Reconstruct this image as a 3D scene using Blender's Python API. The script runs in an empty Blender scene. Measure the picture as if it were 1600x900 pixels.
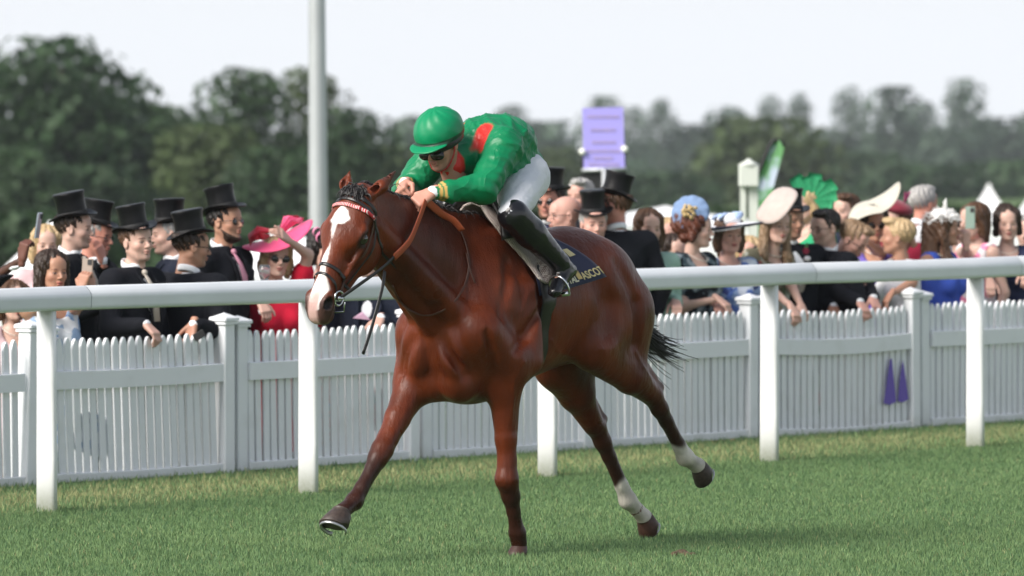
import bpy, bmesh, math, random
import numpy as np
from mathutils import Vector, Matrix, Quaternion
R = math.radians
scn = bpy.context.scene
COL = scn.collection
rng = np.random.default_rng(7)
random.seed(7)

# ---------------------------------------------------------------- camera
F = 10911.0            # focal length in pixels of a 1600 px wide frame
CAMH = 2.22
HOR = 155.0
cd = bpy.data.cameras.new('camera'); cam = bpy.data.objects.new('camera', cd); COL.objects.link(cam)
cd.sensor_width = 36; cd.lens = F / 1600 * 36
cd.clip_start = 0.5; cd.clip_end = 6000
cam.location = (0, 0, CAMH)
cam.rotation_euler = (R(90) - math.atan((450 - HOR) / F), 0, 0)
cd.dof.use_dof = True; cd.dof.focus_distance = 33.7; cd.dof.aperture_fstop = 4.7
scn.camera = cam

# ---------------------------------------------------------------- daylight
SUN_TO = Vector((-0.74, -0.58, 0.76)).normalized()     # towards the sun: left, a little behind the camera
sun_el = math.asin(SUN_TO.z)
ld = bpy.data.lights.new('sun', 'SUN'); ld.energy = 5.0; ld.angle = R(34); ld.color = (1.0, 0.955, 0.9)
sun = bpy.data.objects.new('sun', ld); COL.objects.link(sun)
sun.rotation_euler = (-SUN_TO).to_track_quat('-Z', 'Y').to_euler()
w = bpy.data.worlds.new('World'); scn.world = w; w.use_nodes = True
nt = w.node_tree; nt.nodes.clear()
o_ = nt.nodes.new('ShaderNodeOutputWorld'); bg = nt.nodes.new('ShaderNodeBackground')
sky = nt.nodes.new('ShaderNodeTexSky'); sky.sky_type = 'NISHITA'; sky.sun_disc = False
sky.sun_elevation = sun_el; sky.sun_rotation = math.atan2(SUN_TO.x, SUN_TO.y)
sky.dust_density = 3.0; sky.air_density = 1.2
tc = nt.nodes.new('ShaderNodeTexCoord'); sx = nt.nodes.new('ShaderNodeSeparateXYZ'); mx = nt.nodes.new('ShaderNodeMath'); mx.operation = 'MAXIMUM'; mx.inputs[1].default_value = 0.03
cx = nt.nodes.new('ShaderNodeCombineXYZ')
nt.links.new(tc.outputs['Generated'], sx.inputs[0]); nt.links.new(sx.outputs['Z'], mx.inputs[0])
nt.links.new(sx.outputs['X'], cx.inputs['X']); nt.links.new(sx.outputs['Y'], cx.inputs['Y']); nt.links.new(mx.outputs[0], cx.inputs['Z'])
nt.links.new(cx.outputs[0], sky.inputs['Vector'])
mixw = nt.nodes.new('ShaderNodeMixRGB')
vf = nt.nodes.new('ShaderNodeMapRange'); vf.interpolation_type = 'SMOOTHSTEP'; vf.inputs['From Min'].default_value = 0.0; vf.inputs['From Max'].default_value = 0.65
vf.inputs['To Min'].default_value = 0.94; vf.inputs['To Max'].default_value = 0.18
nt.links.new(mx.outputs[0], vf.inputs['Value']); nt.links.new(vf.outputs[0], mixw.inputs['Fac'])      # high thin milky cloud in front of the blue
mixw.inputs['Color2'].default_value = (8.85, 9.15, 9.6, 1)
nt.links.new(sky.outputs[0], mixw.inputs['Color1']); nt.links.new(mixw.outputs[0], bg.inputs['Color'])
bg.inputs['Strength'].default_value = 0.1
nt.links.new(bg.outputs[0], o_.inputs['Surface'])
scn.view_settings.view_transform = 'Standard'; scn.view_settings.look = 'None'
scn.view_settings.exposure = 0.17; scn.view_settings.gamma = 1
scn.cycles.max_bounces = 6; scn.cycles.diffuse_bounces = 3; scn.cycles.glossy_bounces = 2
scn.cycles.transmission_bounces = 4; scn.cycles.transparent_max_bounces = 8; scn.cycles.volume_bounces = 0
scn.cycles.use_denoising = True

# ---------------------------------------------------------------- helpers
def at(px, py, Y):
    return Vector(((px - 800) / F * Y, Y, CAMH - (py - HOR) / F * Y))

def tag(o, label=None, cat=None, group=None, kind=None):
    if label: o['label'] = label
    if cat: o['category'] = cat
    if group: o['group'] = group
    if kind: o['kind'] = kind
    return o

def empty(name, loc=(0, 0, 0), rz=0.0, parent=None):
    o = bpy.data.objects.new(name, None); COL.objects.link(o)
    o.location = loc; o.rotation_euler = (0, 0, rz); o.empty_display_size = 0.1
    if parent: o.parent = parent
    return o

MATS = {}
def mat(name, col=(0.5, 0.5, 0.5), rough=0.6, metal=0.0, spec=0.5, attr=None, noise=0.0, nscale=20.0, bump=0.0, bscale=60.0,
        sheen=0.0, coat=0.0, trans=0.0, fn=None, sss=0.0, alpha=None):
    if name in MATS: return MATS[name]
    m = bpy.data.materials.new(name); m.use_nodes = True; MATS[name] = m
    n = m.node_tree.nodes; l = m.node_tree.links; b = n['Principled BSDF']
    b.inputs['Base Color'].default_value = (*col, 1); b.inputs['Roughness'].default_value = rough
    b.inputs['Metallic'].default_value = metal; b.inputs['Specular IOR Level'].default_value = spec
    b.inputs['Sheen Weight'].default_value = sheen; b.inputs['Coat Weight'].default_value = coat
    b.inputs['Transmission Weight'].default_value = trans
    if sss: b.inputs['Subsurface Weight'].default_value = sss; b.inputs['Subsurface Scale'].default_value = 0.01
    src = None
    if attr:
        a = n.new('ShaderNodeAttribute'); a.attribute_name = attr; src = a.outputs['Color']
    tco = n.new('ShaderNodeTexCoord')
    if noise:
        t = n.new('ShaderNodeTexNoise'); t.inputs['Scale'].default_value = nscale; t.inputs['Detail'].default_value = 5
        l.new(tco.outputs['Object'], t.inputs['Vector'])
        mr = n.new('ShaderNodeMapRange'); mr.inputs['From Min'].default_value = 0.3; mr.inputs['From Max'].default_value = 0.7
        mr.inputs['To Min'].default_value = 1 - noise; mr.inputs['To Max'].default_value = 1 + noise
        l.new(t.outputs['Fac'], mr.inputs['Value'])
        mu = n.new('ShaderNodeVectorMath'); mu.operation = 'SCALE'
        if src: l.new(src, mu.inputs[0])
        else: mu.inputs[0].default_value = col
        l.new(mr.outputs[0], mu.inputs['Scale']); src = mu.outputs[0]
    if src: l.new(src, b.inputs['Base Color'])
    if bump:
        t2 = n.new('ShaderNodeTexNoise'); t2.inputs['Scale'].default_value = bscale; t2.inputs['Detail'].default_value = 4
        l.new(tco.outputs['Object'], t2.inputs['Vector'])
        bp = n.new('ShaderNodeBump'); bp.inputs['Strength'].default_value = bump; bp.inputs['Distance'].default_value = 0.02
        l.new(t2.outputs['Fac'], bp.inputs['Height']); l.new(bp.outputs[0], b.inputs['Normal'])
    if fn: fn(m, n, l, b, tco)
    return m

def np_mesh(name, V, Fq, smooth=True, col=None, mats=None, midx=None):
    """V (n,3), Fq list or array of faces (all the same length) -> mesh"""
    V = np.asarray(V, dtype=np.float32); Fq = np.asarray(Fq, dtype=np.int32)
    me = bpy.data.meshes.new(name)
    nf, k = Fq.shape
    me.vertices.add(len(V)); me.vertices.foreach_set('co', V.ravel())
    me.loops.add(nf * k); me.loops.foreach_set('vertex_index', Fq.ravel())
    me.polygons.add(nf); me.polygons.foreach_set('loop_start', np.arange(0, nf * k, k, dtype=np.int32))
    me.polygons.foreach_set('loop_total', np.full(nf, k, dtype=np.int32))
    if smooth: me.polygons.foreach_set('use_smooth', np.ones(nf, dtype=bool))
    if midx is not None: me.polygons.foreach_set('material_index', np.asarray(midx, dtype=np.int32))
    me.update(calc_edges=True)
    if col is not None:
        ca = me.color_attributes.new('col', 'FLOAT_COLOR', 'POINT')
        c4 = np.ones((len(V), 4), dtype=np.float32); c4[:, :3] = col[:, :3]
        if col.shape[1] == 4: c4[:, 3] = col[:, 3]
        ca.data.foreach_set('color', c4.ravel())
    for m in (mats or []): me.materials.append(m)
    return me

def link(name, me, parent=None, loc=None):
    o = bpy.data.objects.new(name, me); COL.objects.link(o)
    if parent: o.parent = parent
    if loc is not None: o.location = loc
    return o

class MB:
    """collects simple shapes into one mesh"""
    def __init__(s): s.V = []; s.Fs = []; s.n = 0; s.mi = []; s.cur = 0; s.sm = []
    def add(s, V, Fs, smooth=True):
        V = [tuple(v) for v in V]
        s.V += V; s.Fs += [[i + s.n for i in f] for f in Fs]; s.n += len(V)
        s.mi += [s.cur] * len(Fs); s.sm += [smooth] * len(Fs)
    def box(s, c, sx, sy, sz, M=None, bev=0.0):
        c = Vector(c); hx, hy, hz = sx / 2, sy / 2, sz / 2
        if bev <= 0:
            vs = [Vector((x * hx, y * hy, z * hz)) for z in (-1, 1) for y in (-1, 1) for x in (-1, 1)]
            fs = [(0, 2, 3, 1), (4, 5, 7, 6), (0, 1, 5, 4), (2, 6, 7, 3), (0, 4, 6, 2), (1, 3, 7, 5)]
            if M: vs = [M @ v for v in vs]
            s.add([v + c for v in vs], fs, False); return
        # box with chamfered vertical edges and top
        b = bev; vs = []
        pr = [(-hx + b, -hy), (hx - b, -hy), (hx, -hy + b), (hx, hy - b), (hx - b, hy), (-hx + b, hy), (-hx, hy - b), (-hx, -hy + b)]
        for z, k in ((-hz, 1.0), (hz - b, 1.0), (hz, None)):
            for x, y in pr:
                if k is None: vs.append(Vector((x * (hx - b) / hx, y * (hy - b) / hy, z)))
                else: vs.append(Vector((x, y, z)))
        fs = []
        for r in range(2):
            for i in range(8): fs.append((r * 8 + i, r * 8 + (i + 1) % 8, r * 8 + 8 + (i + 1) % 8, r * 8 + 8 + i))
        fs.append(tuple(range(16, 24))); fs.append(tuple(reversed(range(0, 8))))
        if M: vs = [M @ v for v in vs]
        s.add([v + c for v in vs], fs, False)
    def tube(s, pts, rad, n=8, caps=True, flat=None, up=None):
        """pts list of Vectors, rad list/number; flat = ratio of the second axis; up = reference direction of the first axis"""
        pts = [Vector(p) for p in pts]
        if not hasattr(rad, '__len__'): rad = [rad] * len(pts)
        vs = []; prev = None
        for i, p in enumerate(pts):
            t = (pts[min(i + 1, len(pts) - 1)] - pts[max(i - 1, 0)])
            if t.length < 1e-9: t = Vector((0, 0, 1))
            t.normalize()
            if up is not None: a = Vector(up) if not callable(up) else up(i)
            elif prev is not None: a = prev
            else: a = Vector((0, 0, 1)) if abs(t.z) < 0.9 else Vector((1, 0, 0))
            a = a - t * a.dot(t)
            if a.length < 1e-6: a = t.orthogonal()
            a.normalize(); prev = a; b = t.cross(a)
            r2 = rad[i] * (flat if flat else 1)
            for j in range(n):
                an = 2 * math.pi * j / n
                vs.append(p + a * (rad[i] * math.cos(an)) + b * (r2 * math.sin(an)))
        fs = []
        for i in range(len(pts) - 1):
            for j in range(n):
                fs.append((i * n + j, i * n + (j + 1) % n, (i + 1) * n + (j + 1) % n, (i + 1) * n + j))
        if caps: fs.append(tuple(reversed(range(n)))); fs.append(tuple(range((len(pts) - 1) * n, len(pts) * n)))
        s.add(vs, fs)
    def lathe(s, prof, n=28, M=None, fz=None, sq=1.0):
        """prof list of (r,z); fz(x,y,z)->z offset"""
        vs = []
        for r, z in prof:
            for j in range(n):
                an = 2 * math.pi * j / n; x = r * math.cos(an); y = r * math.sin(an) * sq; zz = z
                if fz: zz = z + fz(x, y, z)
                v = Vector((x, y, zz)); vs.append(M @ v if M else v)
        fs = []
        for i in range(len(prof) - 1):
            for j in range(n): fs.append((i * n + j, i * n + (j + 1) % n, (i + 1) * n + (j + 1) % n, (i + 1) * n + j))
        if prof[0][0] > 1e-4: fs.append(tuple(reversed(range(n))))
        if prof[-1][0] > 1e-4: fs.append(tuple(range((len(prof) - 1) * n, len(prof) * n)))
        s.add(vs, fs)
    def ball(s, c, r, n=12, m=8, M=None):
        c = Vector(c); vs = []
        if not hasattr(r, '__len__'): r = (r, r, r)
        for i in range(m + 1):
            th = math.pi * i / m
            for j in range(n):
                an = 2 * math.pi * j / n
                v = Vector((r[0] * math.sin(th) * math.cos(an), r[1] * math.sin(th) * math.sin(an), -r[2] * math.cos(th)))
                vs.append((M @ v if M else v) + c)
        fs = [(i * n + j, i * n + (j + 1) % n, (i + 1) * n + (j + 1) % n, (i + 1) * n + j) for i in range(m) for j in range(n)]
        s.add(vs, fs)
    def obj(s, name, mats, parent=None, bevel=0):
        me = bpy.data.meshes.new(name); me.from_pydata(s.V, [], s.Fs)
        me.polygons.foreach_set('use_smooth', s.sm); me.polygons.foreach_set('material_index', s.mi); me.update()
        for m in (mats if isinstance(mats, (list, tuple)) else [mats]): me.materials.append(m)
        return link(name, me, parent)

# ---- signed distance volumes -> smooth continuous meshes
class Vol:
    KM = 0.07
    def __init__(s, lo, hi, res):
        s.lo = np.array(lo, float); s.res = res
        s.n = np.maximum(2, np.ceil((np.array(hi, float) - s.lo) / res).astype(int) + 1)
        s.d = np.full(tuple(s.n), 1.0, dtype=np.float32)
    def _sl(s, lo, hi):
        a = np.clip(np.floor((np.array(lo) - s.lo) / s.res).astype(int), 0, s.n)
        b = np.clip(np.ceil((np.array(hi) - s.lo) / s.res).astype(int) + 1, 0, s.n)
        if np.any(b <= a): return None, None
        g = [(s.lo[i] + np.arange(a[i], b[i]) * s.res).astype(np.float32) for i in range(3)]
        X = g[0][:, None, None], g[1][None, :, None], g[2][None, None, :]
        return (slice(a[0], b[0]), slice(a[1], b[1]), slice(a[2], b[2])), X
    def _mix(s, sl, d2, k, sub=False):
        d1 = s.d[sl]
        if sub:
            d2 = -d2
            if k > 0:
                h = np.clip(0.5 + 0.5 * (d1 - d2) / k, 0, 1); s.d[sl] = d2 + (d1 - d2) * h + k * h * (1 - h)
            else: s.d[sl] = np.maximum(d1, d2)
            return
        if k > 0:
            h = np.clip(0.5 + 0.5 * (d2 - d1) / k, 0, 1)
            s.d[sl] = d2 + (d1 - d2) * h - k * h * (1 - h)
        else: s.d[sl] = np.minimum(d1, d2)
    def cone(s, a, b, ra, rb=None, k=0.02, flat=None, fac=1.0, sub=False):
        """tapered capsule; flat = axis along which the section is scaled by fac"""
        rb = ra if rb is None else rb
        a = np.array(a, float); b = np.array(b, float); m = max(ra, rb) * max(1, fac) + (s.KM if k > 0 else 0) + 2 * s.res
        sl, X = s._sl(np.minimum(a, b) - m, np.maximum(a, b) + m)
        if sl is None: return s
        ab = b - a; L2 = float(ab @ ab) + 1e-12
        px, py, pz = X[0] - a[0], X[1] - a[1], X[2] - a[2]
        t = np.clip((px * ab[0] + py * ab[1] + pz * ab[2]) / L2, 0, 1).astype(np.float32)
        vx, vy, vz = px - t * ab[0], py - t * ab[1], pz - t * ab[2]
        if flat is not None:
            n = np.array(flat, float); n /= np.linalg.norm(n); q = (vx * n[0] + vy * n[1] + vz * n[2]) * (1 / fac - 1)
            vx = vx + q * n[0]; vy = vy + q * n[1]; vz = vz + q * n[2]
        d = np.sqrt(vx * vx + vy * vy + vz * vz) - (ra + t * (rb - ra))
        if flat is not None: d = d * min(1, fac)
        s._mix(sl, d, k, sub); return s
    def ell(s, c, r, k=0.02, rot=None, sub=False):
        c = np.array(c, float); r = np.array(r, float) if hasattr(r, '__len__') else np.array([r] * 3, float)
        m = r.max() + (s.KM if k > 0 else 0) + 2 * s.res
        mm = np.array([m] * 3) if rot is not None else r + (s.KM if k > 0 else 0) + 2 * s.res
        sl, X = s._sl(c - mm, c + mm)
        if sl is None: return s
        p = [X[0] - c[0], X[1] - c[1], X[2] - c[2]]
        if rot is not None:
            M = np.array(rot.to_3x3() if hasattr(rot, 'to_3x3') else rot)
            p = [p[0] * M[0, i] + p[1] * M[1, i] + p[2] * M[2, i] for i in range(3)]
        k0 = np.sqrt((p[0] / r[0]) ** 2 + (p[1] / r[1]) ** 2 + (p[2] / r[2]) ** 2)
        k1 = np.sqrt((p[0] / r[0] ** 2) ** 2 + (p[1] / r[1] ** 2) ** 2 + (p[2] / r[2] ** 2) ** 2) + 1e-6
        s._mix(sl, (k0 * (k0 - 1) / k1).astype(np.float32), k, sub); return s
    def plane(s, p, n, k=0.0):
        """cuts away the side the normal points to"""
        n = np.array(n, float); n /= np.linalg.norm(n)
        g = [(s.lo[i] + np.arange(s.n[i]) * s.res).astype(np.float32) for i in range(3)]
        d = (g[0][:, None, None] - p[0]) * n[0] + (g[1][None, :, None] - p[1]) * n[1] + (g[2][None, None, :] - p[2]) * n[2]
        s.d = np.maximum(s.d, d.astype(np.float32)); return s
    def chain(s, pts, rads, k=0.02, flat=None, fac=1.0):
        for i in range(len(pts) - 1): s.cone(pts[i], pts[i + 1], rads[i], rads[i + 1], k if i == 0 else min(k, 0.03), flat, fac)
        return s
    def mesh(s, smooth=1):
        d = s.d; d[0] = d[-1] = 1; d[:, 0] = d[:, -1] = 1; d[:, :, 0] = d[:, :, -1] = 1
        sg = d < 0
        c = sum(sg[i:sg.shape[0] - 1 + i, j:sg.shape[1] - 1 + j, k:sg.shape[2] - 1 + k].astype(np.int8) for i in (0, 1) for j in (0, 1) for k in (0, 1))
        act = (c > 0) & (c < 8)
        I = np.argwhere(act); idx = np.full(act.shape, -1, np.int32); idx[act] = np.arange(len(I))
        acc = np.zeros((len(I), 3)); cnt = np.zeros(len(I))
        cor = [(i, j, k) for i in (0, 1) for j in (0, 1) for k in (0, 1)]
        for a in cor:
            for ax in range(3):
                if a[ax]: continue
                b = list(a); b[ax] = 1
                da = d[I[:, 0] + a[0], I[:, 1] + a[1], I[:, 2] + a[2]]; db = d[I[:, 0] + b[0], I[:, 1] + b[1], I[:, 2] + b[2]]
                m = (da < 0) != (db < 0); t = np.where(m, da / np.where(m, da - db, 1), 0)
                p = np.zeros((len(I), 3)); p += a; p[:, ax] += t
                acc += p * m[:, None]; cnt += m
        V = s.lo + (I + acc / np.maximum(cnt, 1)[:, None]) * s.res
        Q = []
        for ax in range(3):
            u, v = (ax + 1) % 3, (ax + 2) % 3
            s1 = [slice(None)] * 3; s2 = [slice(None)] * 3; s1[ax] = slice(0, -1); s2[ax] = slice(1, None)
            A = sg[tuple(s1)]; B = sg[tuple(s2)]
            E = np.argwhere(A != B); E = E[(E[:, u] > 0) & (E[:, v] > 0)]
            inside = A[E[:, 0], E[:, 1], E[:, 2]]
            def cell(du, dv):
                q = E.copy(); q[:, u] -= du; q[:, v] -= dv
                return idx[q[:, 0], q[:, 1], q[:, 2]]
            q = np.stack([cell(1, 1), cell(0, 1), cell(0, 0), cell(1, 0)], 1)
            q[~inside] = q[~inside][:, ::-1]; Q.append(q)
        Q = np.concatenate(Q); Q = Q[(Q >= 0).all(1)]
        for _ in range(smooth):
            e = np.concatenate([Q[:, [0, 1]], Q[:, [1, 2]], Q[:, [2, 3]], Q[:, [3, 0]]])
            n = np.bincount(e[:, 0], minlength=len(V)) + np.bincount(e[:, 1], minlength=len(V))
            S = np.stack([np.bincount(e[:, 0], V[e[:, 1], i], len(V)) + np.bincount(e[:, 1], V[e[:, 0], i], len(V)) for i in range(3)], 1)
            V = V * 0.5 + 0.5 * S / np.maximum(n, 1)[:, None]
        return V, Q
def join_np(parts):
    """list of (V,Q,col or None) -> V,Q,col"""
    V = []; Q = []; C = []; n = 0
    for v, q, c in parts:
        V.append(v); Q.append(q + n); C.append(c if c is not None else np.ones((len(v), 4)) * [1, 1, 1, 0]); n += len(v)
    return np.concatenate(V), np.concatenate(Q), np.concatenate(C)
def sstep(a, b, x):
    t = np.clip((x - a) / (b - a), 0, 1); return t * t * (3 - 2 * t)
# ================================================================ setting
LD = Vector((0.616, 0.788, 0)); LN = Vector((0.788, -0.616, 0))     # along the course; towards the course side
RAIL0 = Vector((-2.476, 37.26, 0)); FEN0 = Vector((-1.693, 41.05, 0))
def onrail(s, z=0.0): return RAIL0 + LD * s + Vector((0, 0, z))
def onfence(s, back=0.0, z=0.0): return FEN0 + LD * s - LN * back + Vector((0, 0, z))
def fence_s(px, back=0.0):
    k = (px - 800) / F; p = FEN0 - LN * back
    return (k * p.y - p.x) / (LD.x - k * LD.y)
MROT = Matrix.Rotation(math.atan2(LD.y, LD.x), 3, 'Z')

def ground_z(x, y):
    d = -(x - FEN0.x) * LN.x - (y - FEN0.y) * LN.y      # distance behind the fence
    return np.where(d < 0.05, 0.0, np.where(d < 0.45, -0.2 * (d - 0.05) / 0.4, np.where(d < 12, -0.2, -0.2 - 0.02 * (d - 12))))

# ground: one sheet, finely divided near the course
def grid_sheet():
    s = np.concatenate([-np.geomspace(900, 14, 22), np.linspace(-12, 24, 37), np.geomspace(26, 900, 22)])
    dd = np.concatenate([-np.geomspace(60, 12, 8), np.linspace(-10, 0, 21), [0.05, 0.15, 0.3, 0.45, 1, 2, 4, 7, 12], np.geomspace(14, 1100, 30)])
    P = np.array([[FEN0.x + LD.x * a - LN.x * b, FEN0.y + LD.y * a - LN.y * b] for a in s for b in dd])
    Z = ground_z(P[:, 0], P[:, 1]); V = np.column_stack([P, Z])
    n = len(dd); Q = [(i * n + j, i * n + j + 1, (i + 1) * n + j + 1, (i + 1) * n + j) for i in range(len(s) - 1) for j in range(n - 1)]
    return V, Q
def soil_fn(m, n, l, b, tco):
    geo = n.new('ShaderNodeNewGeometry')
    t = n.new('ShaderNodeTexNoise'); t.inputs['Scale'].default_value = 1.3; t.inputs['Detail'].default_value = 9; t.inputs['Roughness'].default_value = 0.7
    l.new(geo.outputs['Position'], t.inputs['Vector'])
    r = n.new('ShaderNodeValToRGB'); r.color_ramp.elements[0].color = (0.062, 0.112, 0.040, 1); r.color_ramp.elements[1].color = (0.125, 0.185, 0.070, 1)
    r.color_ramp.elements[0].position = 0.35; r.color_ramp.elements[1].position = 0.7
    l.new(t.outputs['Fac'], r.inputs['Fac']); l.new(r.outputs[0], b.inputs['Base Color'])
gv, gq = grid_sheet()
g = link('ground', np_mesh('ground', gv, gq, False, mats=[mat('turf_soil', rough=0.95, spec=0.1, fn=soil_fn)]))
tag(g, kind='structure')

# grass blades in real geometry over the stretch of course in view
def make_grass():
    N = 1050000
    y = 30.5 + (rng.random(N) ** 0.92) * 20.5
    hw = y * 840 / F + 0.35
    x = (rng.random(N) * 2 - 1) * hw
    d = -(x - FEN0.x) * LN.x - (y - FEN0.y) * LN.y
    keep = d < 0.02
    x, y, d = x[keep], y[keep], d[keep]; n = len(x)
    def nz(sc, ph):
        a = np.sin(x * sc + ph) * np.cos(y * sc * 0.83 + ph * 1.7) + 0.6 * np.sin(x * sc * 2.13 + y * sc * 1.9 + ph) + 0.4 * np.cos(x * sc * 4.7 - y * sc * 3.9 + 2 * ph)
        return a / 2
    c1 = nz(1.6, 0.4); c2 = nz(6.5, 2.0); c3 = nz(23, 5.1)
    dr = -(x - RAIL0.x) * LN.x - (y - RAIL0.y) * LN.y       # >0 behind the running rail
    h = 0.030 + 0.003 * c1 + 0.005 * c2 + 0.005 * c3 + 0.006 * rng.standard_normal(n)
    h = np.clip(h, 0.014, 0.085)
    strip = sstep(-.12, .16, dr + 0.05 * c3)            # between rail and fence: rougher, drier
    h = h * (1 - strip) + np.clip(0.034 + 0.012 * c3 + 0.012 * rng.standard_normal(n), 0.012, 0.08) * strip
    wd = 0.0013 + 0.0009 * rng.random(n)
    an = rng.random(n) * 6.2832; dx, dy = np.cos(an), np.sin(an)
    ln = h * (0.08 + 0.34 * rng.random(n)); la = rng.random(n) * 6.2832; lx, ly = np.cos(la) * ln, np.sin(la) * ln
    V = np.zeros((n, 4, 3), np.float32)
    V[:, 0] = np.column_stack([x - dx * wd, y - dy * wd, np.full(n, -0.004)])
    V[:, 1] = np.column_stack([x + dx * wd, y + dy * wd, np.full(n, -0.004)])
    V[:, 2] = np.column_stack([x + dx * wd * .9 + lx * .4, y + dy * wd * .9 + ly * .4, h * 0.62])
    V[:, 3] = np.column_stack([x + lx, y + ly, h])
    base = np.arange(n)[:, None] * 4
    T = np.concatenate([base + [0, 1, 2], base + [0, 2, 3]], 1).reshape(-1, 3)
    g1 = np.array([0.150, 0.255, 0.105]); g2 = np.array([0.215, 0.320, 0.135]); g3 = np.array([0.10, 0.19, 0.085]); dry = np.array([0.37, 0.375, 0.185])
    u = np.clip(0.5 + 0.35 * c1 + 0.3 * c2 + 0.25 * rng.standard_normal(n), 0, 1)[:, None]
    c = g1 * (1 - u) + g2 * u
    v = (rng.random(n) < 0.3)[:, None]; c = np.where(v, g3, c)
    # dry, pale grass in a ragged band between rail and fence
    band = np.clip(1 - np.abs(dr - 0.75 - 0.16 * c1) / 0.9, 0, 1) * 0.8 + 0.15
    isdry = rng.random(n) < np.where(strip > 0.3, band * (0.6 + 0.3 * c3), 0.02)
    c = np.where(isdry[:, None], dry * (0.7 + 0.5 * rng.random(n))[:, None], c)
    c = c * (0.85 + 0.3 * rng.random(n))[:, None]
    C = np.repeat(c[:, None, :], 4, 1).reshape(-1, 3)
    def fn(m, nn, l, b, tco):
        tr = nn.new('ShaderNodeBsdfTranslucent'); a = nn.new('ShaderNodeAttribute'); a.attribute_name = 'col'
        l.new(a.outputs['Color'], tr.inputs['Color'])
        mx = nn.new('ShaderNodeMixShader'); mx.inputs[0].default_value = 0.3
        l.new(b.outputs[0], mx.inputs[1]); l.new(tr.outputs[0], mx.inputs[2]); l.new(mx.outputs[0], nn['Material Output'].inputs['Surface'])
    m = mat('grass_blade', rough=0.5, spec=0.35, attr='col', fn=fn)
    o = link('grass', np_mesh('grass', V.reshape(-1, 3), T, False, col=C, mats=[m]))
    tag(o, 'short green turf of the race course with a dry pale strip along the fence', 'grass', kind='stuff')
make_grass()

# ---------------------------------------------------------------- running rail
white_pl = mat('white_plastic', (0.70, 0.725, 0.75), 0.32, noise=0.05, nscale=3, bump=0.02, bscale=200)
def dirt_fn(m, n, l, b, tco):
    # grass stains towards the foot of the post
    geo = n.new('ShaderNodeNewGeometry'); s = n.new('ShaderNodeSeparateXYZ'); l.new(geo.outputs['Position'], s.inputs[0])
    t = n.new('ShaderNodeTexNoise'); t.inputs['Scale'].default_value = 45; t.inputs['Detail'].default_value = 6; l.new(tco.outputs['Object'], t.inputs['Vector'])
    mr = n.new('ShaderNodeMapRange'); mr.inputs['From Min'].default_value = 0.16; mr.inputs['From Max'].default_value = 0.0; l.new(s.outputs['Z'], mr.inputs['Value'])
    mu = n.new('ShaderNodeMath'); mu.operation = 'MULTIPLY'; l.new(mr.outputs[0], mu.inputs[0]); l.new(t.outputs['Fac'], mu.inputs[1])
    mx = n.new('ShaderNodeMixRGB'); l.new(mu.outputs[0], mx.inputs['Fac']); mx.inputs['Color1'].default_value = (0.82, 0.83, 0.83, 1); mx.inputs['Color2'].default_value = (0.35, 0.38, 0.2, 1)
    l.new(mx.outputs[0], b.inputs['Base Color'])
post_pl = mat('post_plastic', (0.86, 0.87, 0.87), 0.35, fn=dirt_fn)
rr = empty('running_rail', onrail(0)); tag(rr, 'white rounded running rail on flat posts in front of the picket fence', 'rail')
def rail_piece(s0, s1):
    # section in (normal, z): rounded, wide sloping top, flat side
    prof = [(-.050, -.060), (.050, -.064), (.062, -.056), (.066, -.046), (.068, .006), (.064, .020), (.052, .036), (.030, .056), (.012, .062), (-.03, .060), (-.056, .034), (-.064, -.01), (-.062, -.045)]
    prof = [(a * 1.02, b * 1.02) for a, b in prof]
    # subdivide the corners a little
    P = []
    for i in range(len(prof)):
        a, b = prof[i], prof[(i + 1) % len(prof)]
        P.append(a); e = min(1, .008 / math.hypot(b[0] - a[0], b[1] - a[1])); P.append((a[0] + (b[0] - a[0]) * e, a[1] + (b[1] - a[1]) * e)) if e < .5 else None; P.append((b[0] + (a[0] - b[0]) * e, b[1] + (a[1] - b[1]) * e)) if e < .5 else None
    n = len(P); vs = []; ss = [s0, s0 + .004] + [s0 + (s1 - s0) * t for t in (.25, .5, .75)] + [s1 - .004, s1]
    for i, s in enumerate(ss):
        k = 0.985 if i in (0, len(ss) - 1) else 1
        sag = -0.004 * math.sin(math.pi * (s - s0) / (s1 - s0))
        for a, b in P: vs.append(onrail(s, 1.157 + sag + b * k) + LN * a * k - onrail(0))
    fs = [(i * n + j, i * n + (j + 1) % n, (i + 1) * n + (j + 1) % n, (i + 1) * n + j) for i in range(len(ss) - 1) for j in range(n)]
    fs += [tuple(range(n)), tuple(reversed(range((len(ss) - 1) * n, len(ss) * n)))]
    mb = MB(); mb.add(vs, fs); return mb
def rail_s(px):
    k = (px - 800) / F; return (k * RAIL0.y - RAIL0.x) / (LD.x - k * LD.y)
js = [-7.5, -4.0, rail_s(128), rail_s(128) + 3.62, rail_s(1262), rail_s(1583), rail_s(1583) + 4, rail_s(1583) + 8]
for a, b in zip(js[:-1], js[1:]):
    rail_piece(a + .0015, b - .0015).obj('rail_tube', white_pl, rr)
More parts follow.
